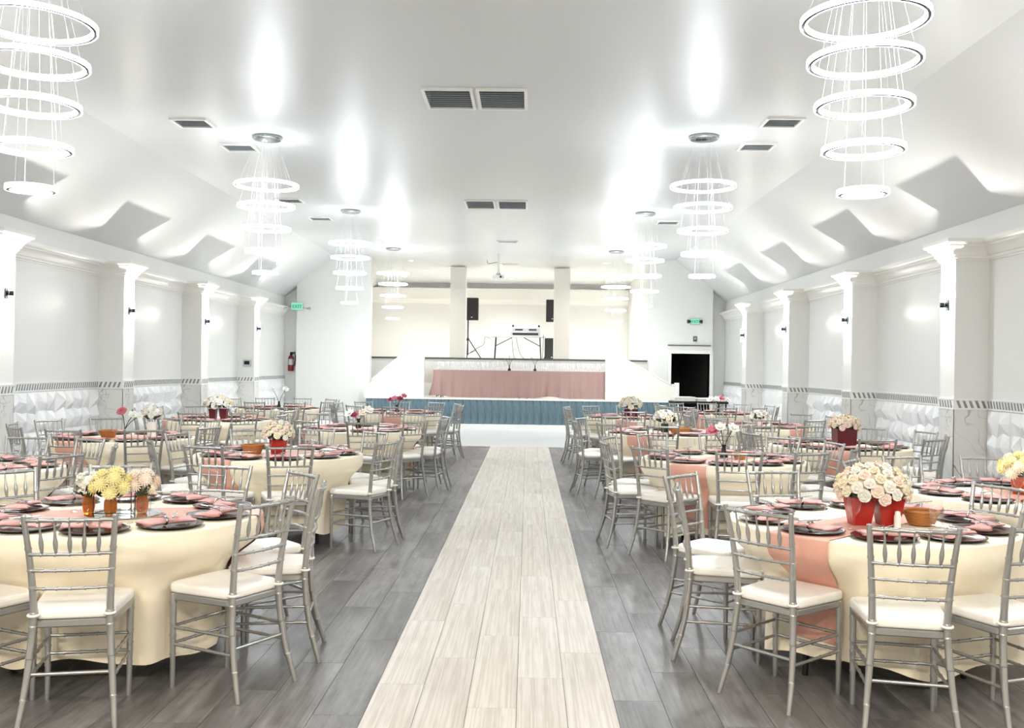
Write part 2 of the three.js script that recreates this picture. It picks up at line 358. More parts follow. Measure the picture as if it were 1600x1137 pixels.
// rear of the hall behind the viewer, far end wall with the stage opening and the doorway
{
  const back = structure('wall_back'); part('wall_surface', metreUV(boxAt(CX - WALL - 0.2, CX + WALL + 0.2, 0, CEIL + 0.2, BACK - 0.3, BACK)), M.wall, back);
  const end = structure('wall_end');
  const OL = -4.28, OR = 3.25, DL = 3.85, DR = 4.88, DT = 2.04;
  const panel = (x0, x1, h0, h1, d0 = END, d1 = END + 0.3) => metreUV(boxAt(x0, x1, h0, h1, d0, d1));
  part('wall_surface', panel(CX - FACE, OL, 0, CEIL), M.wall, end);
  part('wall_surface', merge([panel(OR, DL, 0, CEIL), panel(DL, DR, DT, CEIL), panel(DR, CX + FACE, 0, CEIL)]), M.wall, end);
  part('wall_return', panel(CX - WALL, CX - FACE, 0, CEIL, END + 0.3, END + 0.5), M.wall, end);
  part('wall_return', panel(CX + FACE, CX + WALL, 0, CEIL, END + 0.3, END + 0.5), M.wall, end);
  const rear = structure('wall_stage'); part('wall_surface', metreUV(boxAt(CX - WALL - 0.2, CX + WALL + 0.2, 0, CEIL + 0.1, REAR, REAR + 0.3)), M.wall, rear);
  part('valance', boxAt(CX - WALL, 3.5, 3.98, 4.36, REAR - 0.3, REAR), M.trim, rear);
  part('crown_moulding', mould([[CX - WALL, REAR], [3.5, REAR]], [[0, 3.82], [0.05, 3.84], [0.07, 3.9], [0.16, 3.95], [0.3, 3.98], [0, 3.98]], 1), M.trim, rear);
  const door = structure('door_1');
  part('door_frame', merge([boxAt(DL - 0.09, DL, 0, DT + 0.09, END - 0.03, END + 0.3), boxAt(DR, DR + 0.09, 0, DT + 0.09, END - 0.03, END + 0.3), boxAt(DL, DR, DT, DT + 0.09, END - 0.03, END + 0.3)]), M.trim, door);
  part('header_bar', boxAt(DL - 0.1, DR + 0.02, DT + 0.21, DT + 0.235, END - 0.035, END), M.darkTrim, door);
  const CD = REAR - 0.1, CL = 3.72, CT = 2.14;
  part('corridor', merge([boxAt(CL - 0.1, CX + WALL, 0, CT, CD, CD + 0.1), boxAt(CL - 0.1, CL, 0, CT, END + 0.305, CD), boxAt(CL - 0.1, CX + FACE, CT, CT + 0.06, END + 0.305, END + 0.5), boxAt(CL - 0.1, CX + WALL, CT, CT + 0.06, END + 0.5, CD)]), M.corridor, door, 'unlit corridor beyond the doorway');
}

// ---------------------------------------------------------------- stage: platform, stair parapets, upper stage, two columns
const PLAT = 0.77, UP = 1.87, SD = 25.35, UD = 28;
{
  const stage = structure('stage_platform');
  part('deck', merge([boxAt(-4.3, 3.92, PLAT - 0.06, PLAT, SD, END), boxAt(-4.3, 3.58, PLAT - 0.06, PLAT, END, UD)]), M.stageWhite, stage);
  part('plinth', boxAt(-4.28, 3.9, 0, 0.1, SD - 0.03, SD + 0.06), M.trim, stage);
  part('deck_body', merge([boxAt(-4.28, 3.9, 0, PLAT - 0.06, SD + 0.03, END - 0.04), boxAt(-4.28, 3.24, 0, PLAT - 0.06, END - 0.04, UD)]), M.stageWhite, stage);
  part('edge_moulding', boxAt(-4.3, 3.92, PLAT - 0.03, PLAT + 0.015, SD - 0.03, SD), M.trim, stage);
  const bw = (3.9 + 4.28) / 44;
  for (let k = 0; k < 44; k++) { const m = part('board', new THREE.BoxGeometry(bw - 0.006, PLAT - 0.13, 0.03), M.stageBoard, stage); m.position.set(-4.28 + bw * (k + 0.5), 0.1 + (PLAT - 0.13) / 2, -(SD + 0.005 + (k % 3) * 0.002)); }
  // parapets beside the stairs
  for (const [pts, nm] of [[[[-4.3, PLAT], [-4.3, 1.18], [-4.16, 1.2], [-2.95, 2.24], [-2.75, 2.24], [-2.75, PLAT]], 0], [[[3.92, PLAT], [3.92, 1.18], [3.78, 1.2], [2.25, 2.02], [2.05, 2.02], [2.05, PLAT]], 1]]) {
    const s = new THREE.Shape(); pts.forEach((p, i) => i ? s.lineTo(p[0], p[1]) : s.moveTo(p[0], p[1])); s.closePath();
    const g = new THREE.ExtrudeGeometry(s, { depth: 0.14, bevelEnabled: false }); g.translate(0, 0, -(nm ? SD + 0.2 : SD + 0.2));
    const body = part('stair_parapet', g, M.stageWhite, stage);
    const cap = [], line = pts.slice(1, 4);
    for (let i = 0; i < line.length - 1; i++) { const a = line[i], b = line[i + 1], l = Math.hypot(b[0] - a[0], b[1] - a[1]), c = new THREE.BoxGeometry(l + 0.02, 0.035, 0.19); c.rotateZ(Math.atan2(b[1] - a[1], b[0] - a[0])); c.translate((a[0] + b[0]) / 2, (a[1] + b[1]) / 2 + 0.015, -(SD + 0.13)); cap.push(c); }
    part('handrail_cap', merge(cap), M.trim, body);
    part('newel', boxAt(pts[0][0] - 0.03, pts[0][0] + 0.07, nm ? 0.1 : PLAT, 1.26, SD + 0.02, SD + 0.22), M.trim, body);
  }
  const upper = structure('stage_upper');
  part('side_wall', boxAt(3.5, 3.62, 0, CEIL, END + 0.3, REAR), M.wall, upper);
  part('front_wall', metreUV(boxAt(CX - WALL, 3.5, PLAT - 0.06, UP - 0.05, UD, UD + 0.2)), M.wall, upper);
  part('deck', boxAt(CX - WALL, 3.5, UP - 0.12, UP, UD + 0.1, REAR), M.stageWhite, upper);
  part('nosing', boxAt(CX - WALL, 3.5, UP - 0.05, UP, UD - 0.03, UD + 0.1), M.darkTrim, upper, 'dark edge of the upper stage');
  for (const x of [-2.07, 0.97]) {
    const c = structure(x < 0 ? 'trim_1' : 'trim_2');
    part('shaft', metreUV(boxAt(x - 0.23, x + 0.23, UP, CEIL - 0.05, UD + 0.02, UD + 0.48)), M.stageWhite, c);
    const a = 0.23, d0 = UD + 0.02, d1 = UD + 0.48;
    part('capital', mould([[x - a, d0], [x - a, d1], [x + a, d1], [x + a, d0], [x - a, d0]].reverse(), [[0, 4.18], [0.02, 4.19], [0.02, 4.22], [0.05, 4.26], [0.1, 4.36], [0.12, 4.37], [0.13, 4.46], [0, 4.46]], -1), M.trim, c);
  }
}

// ---------------------------------------------------------------- pilaster sconces
{
  const body = rod([[0, -0.03, 0.055], [0, 0.03, 0.055]], 0.034, { radial: 14, seg: 2 });
  const plate = new RoundedBoxGeometry(0.075, 0.13, 0.014, 2, 0.005); plate.translate(0, 0, 0.007);
  const arm = rod([[0, 0, 0.01], [0, 0, 0.05]], 0.012, { seg: 1 });
  const tube = y => { const g = new THREE.CylinderGeometry(0.03, 0.03, 0.12, 16, 1, false); g.translate(0, y, 0.055); return g; };
  const tu = tube(0.092), td = tube(-0.092);
  for (const s of [-1, 1]) for (const d of columns) {
    if (d < 3) continue;
    const nth = ['first', 'second', 'third', 'fourth', 'fifth', 'sixth', 'seventh'][Math.round((columns[8] - d) / 3.56)];
    const t = thing('wall_sconce', `glowing wall sconce on the ${nth} pilaster from the stage, ${s < 0 ? 'extinguisher' : 'doorway'} wall`, 'sconce', [CX + s * FACE - s * 0.002, 2.42, d + COLD / 2], s < 0 ? Math.PI / 2 : -Math.PI / 2, s < 0 ? 'sconces along the extinguisher wall' : 'sconces along the doorway wall');
    part('backplate', plate, M.darkChrome, t); part('arm', arm, M.darkChrome, t); part('collar', body, M.darkChrome, t);
    part('light_tube', tu, M.sconceGlow, t, 'glowing frosted tube'); part('light_tube', td, M.sconceGlow, t, 'glowing frosted tube');
    for (const y of [0.12, -0.12]) {
      const b = new THREE.SpotLight(SCONCELIGHT, y > 0 ? POWER.up : POWER.up * 0.5, 0, 1.2, 0.6); b.position.set(0, y, 0.055); b.target.position.set(0, y * 20, 0.055); b.castShadow = true; b.shadow.radius = 1; b.name = 'sconce_beam'; b.target.name = 'sconce_aim'; t.add(b, b.target);
      if (y < 0) continue;
      const l = new THREE.PointLight(SCONCELIGHT, POWER.sconce * 2); l.position.set(0, y, 0.055); l.castShadow = true; l.shadow.radius = 1; l.name = 'sconce_bulb'; t.add(l); }
  }
}

// ---------------------------------------------------------------- ring chandeliers
{
  const DI = [0.82, 0.73, 0.63, 0.53, 0.33], HT = [3.92, 3.65, 3.36, 3.07, 2.79];
  const band = (r0, r1, h) => lathe([[r0, -h / 2], [r1, -h / 2], [r1, h / 2], [r0, h / 2], [r0, -h / 2]], 36), strip = (a, b, h) => lathe([[a, -h / 2], [b, -h / 2], [b, h / 2]], 36);
  const outer = DI.map(d => strip(d / 2 - 0.01, d / 2, 0.034)), inner = DI.map(d => strip(d / 2 - 0.03, d / 2 - 0.044, 0.034)), frame = DI.map(d => band(d / 2 - 0.03, d / 2 - 0.01, 0.036));
  const canopy = lathe([[0, -0.045], [0.17, -0.045], [0.19, -0.03], [0.195, 0], [0, 0]], 40);
  for (const [X, ds, k] of [[-3.41, [0.65, 6.5, 12.35, 18.2, 24.0], 0], [2.17, [0.5, 6.3, 12.1, 18.1, 24.05], 1]]) ds.forEach((d, q) => {
    const t = thing('ring_chandelier', `five-ring light chandelier, ${['fifth', 'fourth', 'third', 'second', 'first'][q]} from the stage beside the ${k ? 'doorway' : 'extinguisher'} wall`, 'chandelier', [X, 0, d], d * 0.7, k ? 'chandeliers beside the doorway wall' : 'chandeliers beside the extinguisher wall');
    const c = part('canopy', canopy, M.chrome, t, 'round polished ceiling plate'); c.position.y = CEIL;
    HT.forEach((h, i) => {
      const f = part('ring', frame[i], M.darkChrome, t); f.position.y = h;
      part('light_band', outer[i], M.glow, f, 'glowing outer band'); part('light_band', inner[i], M.glow, f, 'glowing inner band');
      const n = i < 4 ? 4 : 3;
      for (let j = 0; j < n; j++) {
        const a = j / n * Math.PI * 2 + i * 0.55, r = DI[i] / 2 - 0.021, q = 0.04 + 0.1 * (1 - i / 6);
        part('cable', rod([[Math.cos(a) * q, CEIL - 0.04, Math.sin(a) * q], [Math.cos(a) * r, h + 0.01, Math.sin(a) * r]], 0.001, { radial: 4, seg: 1 }), M.cable, t);
      }
      const l = new THREE.SpotLight(RINGLIGHT, POWER.ring * DI[i] / 0.6, 0, 1.5, 0.7); l.position.set(0, h - 0.02, 0); l.target.position.set(0, h - 2, 0); l.castShadow = true; l.shadow.radius = 5; l.name = 'ring_lamp'; l.target.name = 'ring_aim'; t.add(l, l.target);
      if (i % 2 === 0) { const u = new THREE.PointLight(RINGLIGHT, POWER.glow); u.position.set(0, h, 0); u.castShadow = true; u.shadow.radius = 7; u.name = 'ring_spill'; t.add(u); }
    });
  });
}
// stage downlights, plus two added ones over the outer rear bays
{
  const g = lathe([[0, -0.004], [0.055, -0.004], [0.06, 0.0], [0, 0.0]], 20), rim = lathe([[0.06, -0.004], [0.085, -0.008], [0.09, 0], [0.06, 0]], 20);
  for (const [X, d] of [[-3.3, 26.8], [-3.2, 29.5], [-0.55, 29.6], [2.0, 29.8], [2.15, 26.9], [-0.6, 32], [-4.1, 31.6], [2.8, 31.6]]) {  // last two positions are added, unseen lamps that brighten the upper stage back wall
    const t = thing('downlight', 'small round recessed spotlight in the ceiling above the stage', 'ceiling light', [X, CEIL, d], 0, 'recessed spotlights above the stage');
    part('rim', rim, M.trim, t); part('light_lens', g, M.downGlow, t, 'glowing lens');
    const l = new THREE.SpotLight(STAGELIGHT, d > 28 ? POWER.stage * 1.5 : POWER.stage * 0.7, 0, 1.25, 0.6); l.position.set(0, -0.03, 0); l.target.position.set(0, -3, 0); t.add(l, l.target); l.castShadow = true; l.shadow.radius = 3; l.name = 'downlight_lamp'; l.target.name = 'downlight_aim';
  }
}

// warm ceiling panels over the entrance behind the viewer (their warm light falls on the nearest tables)
for (const X of [-2.2, 0.9]) {
  const t = thing('entrance_panel_light', `warm square ceiling panel light over the entrance, ${X < 0 ? 'extinguisher' : 'doorway'} wall`, 'ceiling light', [X, CEIL, -2.4]);
  part('frame', new THREE.BoxGeometry(1.26, 0.05, 0.96).translate(0, -0.025, 0), M.trim, t);
  part('light_panel', new THREE.BoxGeometry(1.2, 0.01, 0.9).translate(0, -0.052, 0), new THREE.MeshStandardMaterial({ color: 0xffffff, emissive: ENTRANCELIGHT, emissiveIntensity: 3 }), t, 'glowing panel');
  const l = new THREE.RectAreaLight(ENTRANCELIGHT, POWER.entrance, 1.2, 0.9); l.position.set(0, -0.07, 0); l.rotation.x = -Math.PI / 2; l.name = 'entrance_lamp'; t.add(l);
}

// ---------------------------------------------------------------- ceiling grilles
{
  function grille(name, label, group, X, d, w, l, rows) {
    const t = thing(name, label, 'vent', [X, CEIL, d], 0, group);
    const b = 0.035, y = -0.012;
    const fr = [[0, l / 2 - b / 2, w, b], [0, -l / 2 + b / 2, w, b], [-w / 2 + b / 2, 0, b, l - 2 * b], [w / 2 - b / 2, 0, b, l - 2 * b]].map(([x, z, a, c]) => { const g = new THREE.BoxGeometry(a, 0.024, c); g.translate(x, y, z); return g; });
    part('frame', merge(fr), M.trim, t, 'white frame');
    const sg = new THREE.BoxGeometry(w - 2 * b, 0.004, 0.02); sg.rotateX(0.5);
    for (let k = 0; k < rows; k++) { const s = part('slat', sg, M.ventSlat, t); s.position.set(0, -0.013, -l / 2 + b + (l - 2 * b) * (k + 0.5) / rows); }
    return t;
  }
  const near = 'white framed return air grille beside its twin, nearer the hall entrance', far = 'white framed return air grille beside its twin, nearer the stage';
  for (const [kind, X, d, w, l, n] of VENTS) {
    if (kind === 'return') grille('return_grille', d < 12 ? near : far, d < 12 ? 'paired return grilles nearer the entrance' : 'paired return grilles nearer the stage', X, d, w, l, n);
    else if (kind === 'supply') grille('supply_vent', `small square ceiling diffuser, ${d < 12 ? 'first' : d < 14 ? 'second' : d < 18 ? 'third' : 'last'} from the entrance, ${X < 0 ? 'extinguisher' : 'doorway'} wall`, X < 0 ? 'small diffusers beside the extinguisher wall' : 'small diffusers beside the doorway wall', X, d, w, l, n);
    else grille('slot_diffuser', d < 25 ? 'narrow ceiling slot diffuser farther from the stage' : 'narrow ceiling slot diffuser just above the stage steps', null, X, d, w, l, n);
  }
}

// ---------------------------------------------------------------- chairs
const chairParts = lod => {
  const R = lod ? 5 : 8, sg = lod ? 4 : 9, out = [], k = lod ? [] : null;
  const post = s => rod([[s * 0.2, 0, -0.285], [s * 0.178, 0.2, -0.228], [s * 0.16, 0.44, -0.198], [s * 0.158, 0.53, -0.2], [s * 0.168, 0.72, -0.222], [s * 0.187, 0.945, -0.272]], t => 0.0125 + 0.0045 * Math.sin(Math.PI * Math.min(1, t * 1.05)), { radial: R, seg: lod ? 6 : 14, knots: k || [0.14, 0.29, 0.41, 0.55, 0.7, 0.78, 0.87] });
  for (const s of [-1, 1]) out.push(['back_post', post(s), M.silver]);
  for (const s of [-1, 1]) out.push(['leg', rod([[s * 0.183, 0, 0.178], [s * 0.185, 0.47, 0.178]], t => 0.0125 + 0.004 * t, { radial: R, seg: 2, knots: k || [0.35, 0.55, 0.68, 0.9] }), M.silver]);
  const at = y => { const t = (y - 0.53) / (0.945 - 0.53); return [0.158 + 0.029 * t * (0.6 + 0.4 * t), -0.2 - 0.072 * Math.pow(t, 1.1)]; };
  const rails = [];
  for (const [y, r] of [[0.925, 0.0105], [0.772, 0.0085], [0.698, 0.0075], [0.616, 0.0075]]) { const [x, z] = at(y); rails.push(rod([[-x, y, z], [0, y, z - 0.014], [x, y, z]], r, { radial: lod ? 4 : 6, seg: lod ? 3 : 6, knots: k || [0.15, 0.32, 0.5, 0.68, 0.85], bump: 1.45 })); }
  const spindles = [];
  for (let i = 0; i < 5; i++) {
    const u = (i - 2) / 3, [x0, z0] = at(0.772), [x1, z1] = at(0.925), b = 0.014 * (1 - u * u);
    spindles.push(rod([[x0 * u, 0.772, z0 - b], [x1 * u, 0.925, z1 - b]], t => t < 0.08 ? 0.005 : 0.0045 + 0.0065 * Math.exp(-Math.pow((t - 0.3) / 0.22, 2)), { radial: lod ? 4 : 6, seg: lod ? 3 : 9 }));
  }
  const st = [], kr = k || [0.2, 0.4, 0.6, 0.8], o = { radial: lod ? 4 : 6, seg: 2, knots: kr, bump: 1.4 };
  for (const y of [0.215, 0.3]) { st.push(rod([[-0.184, y + 0.005, 0.178], [0.184, y + 0.005, 0.178]], 0.0078, o)); for (const s of [-1, 1]) st.push(rod([[s * 0.184, y, 0.178], [s * (0.16 + 0.018 * (0.44 - y) / 0.24), y, -0.198 - 0.03 * (0.44 - y) / 0.24]], 0.0078, o)); }
  st.push(rod([[-0.172, 0.24, -0.216], [0.172, 0.24, -0.216]], 0.009, { ...o, knots: [] }));
  const frame = slab(roundedShape(0.4, 0.345, 0.395, 0.05), 0.438, 0.472, lod ? 0 : 0.006, 1);
  const cush = slab(roundedShape(0.415, 0.36, 0.41, 0.07), 0.473, 0.522, 0.017, lod ? 1 : 3); cush.translate(0, 0, 0.008);
  out.push(['seat_frame', frame, M.silver], ['cushion', cush, M.cushion, 'white padded cushion']);
  if (lod) { out.push(['back_rails', merge(rails), M.silver], ['back_spindles', merge(spindles), M.silver], ['stretchers', merge(st), M.silver]); }
  else {
    rails.forEach((g, i) => out.push([i ? 'rail' : 'top_rail', g, M.silver])); spindles.forEach(g => out.push(['spindle', g, M.silver])); st.forEach(g => out.push(['stretcher', g, M.silver]));
    for (const s of [-1, 1]) { const g = new THREE.TorusGeometry(0.021, 0.0075, 5, 12); g.rotateX(Math.PI / 2); g.translate(s * 0.158, 0.497, -0.199); out.push(['tie', g, M.tieCloth, 'white cushion tie']); }
  }
  return out;
};
const CHAIR = [chairParts(0), chairParts(1)];
const seats = [];
function chair(lod, x, d, tx, td, label, group) {
  const t = thing('chiavari_chair', label, 'chair', [x, 0, d], Math.atan2(tx - x, -(td - d)), group);
  for (const [n, g, m, l] of CHAIR[lod]) part(n, g, m, t, l);
  seats.push([x, d]);
}

// ---------------------------------------------------------------- tableware and flowers
const chargerGeo = lathe([[0, 0.004], [0.1, 0.004], [0.118, 0.009], [0.15, 0.013], [0.152, 0.0135]], 32);
const chargerRimGeo = lathe([[0.152, 0.0135], [0.163, 0.0145], [0.1645, 0.012], [0.15, 0.007], [0.12, 0.0], [0, 0.0]], 32);
function napkinGeo(v) {
  const pos = [], idx = [], A = 12, B = 14, w = new Array(B).fill(0).map(() => rr(0.7, 1.35));
  for (let i = 0; i <= A; i++) {
    const t = i / A * 2 - 1, pinch = 0.28 + 0.72 * Math.pow(Math.abs(t + 0.1), 0.8), end = Math.abs(t) > 0.93 ? 0.82 : 1, len = 0.115 * t;
    for (let j = 0; j < B; j++) {
      const a = j / B * Math.PI * 2, ru = 1 + (Math.sin(a) > 0 ? (w[j] - 1) * 0.8 : 0);
      pos.push(len + 0.006 * Math.sin(a * 3 + v), Math.max(0, 0.017 + Math.sin(a) * 0.017 * ru * (0.7 + 0.5 * (1 - pinch)) * (1.1)), Math.cos(a) * 0.072 * pinch * end * (0.9 + 0.15 * Math.sin(i * 1.7 + v)));
    }
  }
  for (let i = 0; i < A; i++) for (let j = 0; j < B; j++) { const a = i * B + j, b = i * B + (j + 1) % B; idx.push(a, a + B, b, b, a + B, b + B); }
  for (const [i, f] of [[0, 0], [A, 1]]) { const c = pos.length / 3; pos.push((i ? 1 : -1) * 0.113, 0.016, 0); for (let j = 0; j < B; j++) { const a = i * B + j, b = i * B + (j + 1) % B; f ? idx.push(c, b, a) : idx.push(c, a, b); } }
  return rawGeo(pos, idx.reverse());
}
const NAPKINS = [0, 1, 2].map(napkinGeo);
const napkinRing = new THREE.TorusGeometry(0.021, 0.004, 6, 14); napkinRing.rotateY(Math.PI / 2); napkinRing.scale(1.6, 1, 1.3); napkinRing.translate(-0.012, 0.018, 0);
const forkGeo = merge([rod([[-0.09, 0.002, 0], [0.035, 0.004, 0]], 0.004, { radial: 5, seg: 2, flat: 0.5 }), rod([[0.03, 0.004, 0], [0.055, 0.003, 0]], 0.011, { radial: 6, seg: 1, flat: 0.25 }), ...[-0.008, 0, 0.008].map(z => rod([[0.053, 0.003, z], [0.09, 0.006, z]], 0.002, { radial: 4, seg: 1 }))]);
const knifeGeo = merge([rod([[-0.1, 0.002, 0], [0.0, 0.003, 0]], 0.0055, { radial: 5, seg: 2, flat: 0.6 }), rod([[0, 0.003, 0], [0.1, 0.003, 0]], t => 0.009 * (1 - 0.6 * t * t), { radial: 6, seg: 4, flat: 0.2 })]);
const gobletGeo = lathe([[0, 0], [0.034, 0.001], [0.034, 0.003], [0.006, 0.008], [0.004, 0.05], [0.006, 0.075], [0.028, 0.1], [0.036, 0.135], [0.034, 0.175]], 18);
const tumblerGeo = lathe([[0, 0.004], [0.028, 0.004], [0.028, 0], [0.031, 0.0], [0.037, 0.1], [0.035, 0.1], [0.029, 0.01]], 18);
const shakerGeo = lathe([[0, 0], [0.019, 0], [0.019, 0.06], [0.015, 0.07], [0.014, 0.085], [0, 0.09]], 14);
function petal(w, l, cup, curl) { // along +y, cupped towards +z
  const pos = [], idx = [];
  for (let i = 0; i <= 3; i++) for (let j = 0; j <= 2; j++) { const t = i / 3, s = j - 1, ww = w * Math.sin(Math.PI * (0.18 + 0.62 * t)); pos.push(s * ww, l * t * (1 - 0.15 * s * s * t), cup * Math.sin(t * 1.7) * 0.8 + s * s * ww * 0.35 - curl * t * t * t); }
  for (let i = 0; i < 3; i++) for (let j = 0; j < 2; j++) { const a = i * 3 + j; idx.push(a, a + 1, a + 3, a + 1, a + 4, a + 3); }
  return rawGeo(pos, idx);
}
function flower(kind) { // unit flower, radius about 1, facing +y
  const l = [];
  const ring = (n, w, len, tilt, y, cup, curl, ph) => { for (let i = 0; i < n; i++) { const g = petal(w, len, cup, curl); g.rotateX(tilt); g.translate(0, y, 0); g.rotateY(i / n * Math.PI * 2 + ph); l.push(g); } };
  if (kind === 'rose') { ring(6, 0.5, 0.95, 0.95, -0.1, -0.25, -0.25, 0); ring(5, 0.46, 0.85, 0.6, 0, -0.25, -0.15, 0.5); ring(4, 0.4, 0.75, 0.32, 0.05, -0.22, -0.1, 0.2); ring(3, 0.3, 0.62, 0.12, 0.1, -0.18, 0, 0.9); }
  else if (kind === 'mum') { for (let r = 0; r < 6; r++) ring([14, 14, 12, 10, 8, 5][r], 0.13, [1, 0.98, 0.93, 0.85, 0.78, 0.7][r], [1.75, 1.4, 1.08, 0.75, 0.45, 0.18][r], 0, -0.16, -0.05, r * 0.31); }
  else { ring(6, 0.42, 1, 1.15, 0, -0.12, -0.1, 0); ring(5, 0.3, 0.7, 0.8, 0.05, -0.1, 0, 0.4); }
  const c = new THREE.IcosahedronGeometry(kind === 'open' ? 0.26 : 0.5, 1); c.translate(0, kind === 'open' ? 0.12 : 0.15, 0); c.deleteAttribute('normal'); c.computeVertexNormals(); l.push(c);
  return merge(l);
}
const ROSE = flower('rose'), MUM = flower('mum'), OPEN = flower('open');
const leafGeo = (() => { const g = petal(0.42, 1, -0.1, 0.2); return g; })();
for (const m of ['cream', 'yellow', 'white', 'blush', 'rose', 'deepRose']) M[m].side = THREE.DoubleSide;
function foliage(n, r, h, s) { const l = []; n = Math.round(n * 1.6); for (let i = 0; i < n; i++) { const g = leafGeo.clone(), a = rnd() * 6.28, e = rr(0.5, 1.5); g.scale(s * 0.6, s, s); g.rotateX(e); g.rotateY(a); g.translate(Math.sin(a) * r * 0.55, h + rr(-0.02, 0.02), Math.cos(a) * r * 0.55); l.push(g); } return merge(l); }
function dome(parent, n, cx, cy, cz, rx, ry, rz, size, geo, mats, lowest = -0.28) {
  for (let i = 0; i < n; i++) {
    const t = 1 - (i + 0.5) / n * (1 - lowest), a = i * 2.39996, q = Math.sqrt(Math.max(0, 1 - t * t));
    const nx = Math.cos(a) * q, ny = t, nz = Math.sin(a) * q, m = part('blossom', geo, mats[Math.floor(rnd() * mats.length)], parent);
    m.position.set(cx + nx * rx, cy + ny * ry, cz + nz * rz); const sc = size * rr(0.88, 1.12); m.scale.setScalar(sc);
    m.quaternion.setFromUnitVectors(new THREE.Vector3(0, 1, 0), new THREE.Vector3(nx, ny * 0.9 + 0.15, nz).normalize());
  }
}
function taperPot(w0, w1, h) { // square tapered pot, wider at the top
  const g = new THREE.CylinderGeometry(w1 * Math.SQRT1_2, w0 * Math.SQRT1_2, h, 4, 1, false); g.rotateY(Math.PI / 4); g.translate(0, h / 2, 0); return toCreasedNormals(g, 0.3);
}
function basket(t, r, h) {
  const rows = [], n = 7; for (let k = 0; k < n; k++) { const y = 0.008 + k / (n - 1) * (h - 0.012), rad = r * (0.72 + 0.28 * k / (n - 1)), g = new THREE.TorusGeometry(rad, h / n * 0.62, 5, 28); g.rotateX(Math.PI / 2); const p = g.attributes.position; for (let i = 0; i < p.count; i++) { const a = Math.atan2(p.getZ(i), p.getX(i)), f = 1 + 0.035 * Math.sin(a * 14 + k * Math.PI); p.setXYZ(i, p.getX(i) * f, p.getY(i), p.getZ(i) * f); } g.translate(0, y, 0); rows.push(g); }
  part('weave', merge(rows), M.wicker, t); const b = new THREE.CylinderGeometry(r * 0.72, r * 0.72, 0.008, 20); b.translate(0, 0.004, 0); part('base', b, M.wicker, t);
  const rim = new THREE.TorusGeometry(r * 1.02, 0.007, 6, 28); rim.rotateX(Math.PI / 2); rim.translate(0, h, 0); part('rim', rim, M.wicker, t);
}

// ---------------------------------------------------------------- tables
const TOP = 0.782;
function clothGeo(angles, rs, phase, hemBase) {
  const A = 132, pos = [], idx = [], uvs = [], lv = [], R = 0.768;
  for (const r of [0.02, 0.3, 0.55, 0.7, 0.75, 0.764]) lv.push(['t', r]);
  for (let k = 0; k <= 14; k++) lv.push(['s', k / 14]);
  for (const [kind, q] of lv) for (let i = 0; i < A; i++) {
    const th = i / A * Math.PI * 2; let r, y;
    if (kind === 't') { r = q; y = TOP - (q > 0.76 ? 0.002 : 0); }
    else {
      const hem = hemBase + 0.028 * Math.sin(4 * th + phase * 2) + 0.018 * Math.sin(7 * th + phase);
      y = TOP - 0.008 - q * (TOP - 0.008 - hem);
      const fold = 0.5 * Math.sin(11 * th + phase) + 0.35 * Math.sin(17 * th + phase * 3) + 0.3 * Math.sin(6 * th - phase);
      r = R + 0.05 * q + fold * 0.042 * Math.pow(q, 0.8);
      for (let c = 0; c < angles.length; c++) {
        let da = Math.abs(((th - angles[c]) % (2 * Math.PI) + 3 * Math.PI) % (2 * Math.PI) - Math.PI);
        const wy = Math.min(1, Math.max(0, (0.7 - y) / 0.19)), w = Math.exp(-Math.pow(da / 0.47, 6)) * wy * wy * (3 - 2 * wy);
        const lim = (rs[c] - 0.238 - 0.02 * Math.min(1, Math.max(0, (0.42 - y) / 0.1))) / Math.cos(Math.min(da, 0.5));
        if (r > lim) r += (lim - r) * w;
      }
    }
    pos.push(Math.cos(th) * r, y, -Math.sin(th) * r); uvs.push(th * 0.78, y);
  }
  for (let k = 0; k < lv.length - 1; k++) for (let i = 0; i < A; i++) { const a = k * A + i, b = k * A + (i + 1) % A; idx.push(a, a + A, b, b, a + A, b + A); }
  const c = pos.length / 3; pos.push(0, TOP, 0); uvs.push(0, 0); for (let i = 0; i < A; i++) idx.push(c, i, (i + 1) % A);
  const rad = (k, i) => { const j = k * A + (i % A + A) % A; return Math.hypot(pos[j * 3], pos[j * 3 + 2]); }, hgt = (k, i) => pos[(k * A + (i % A + A) % A) * 3 + 1];
  const outline = (th, y) => {
    const f = ((th / (2 * Math.PI)) % 1 + 1) % 1 * A, i = Math.floor(f), u = f - i;
    const col = q => { for (let k = 6; k < lv.length - 1; k++) { const a = hgt(k, q), b = hgt(k + 1, q); if (y >= b) { const v = Math.min(1, Math.max(0, (a - y) / (a - b))); return rad(k, q) * (1 - v) + rad(k + 1, q) * v; } } return rad(lv.length - 1, q); };
    return Math.max(col(i) * (1 - u) + col(i + 1) * u, 0);
  };
  return [rawGeo(pos, idx, uvs), outline];
}
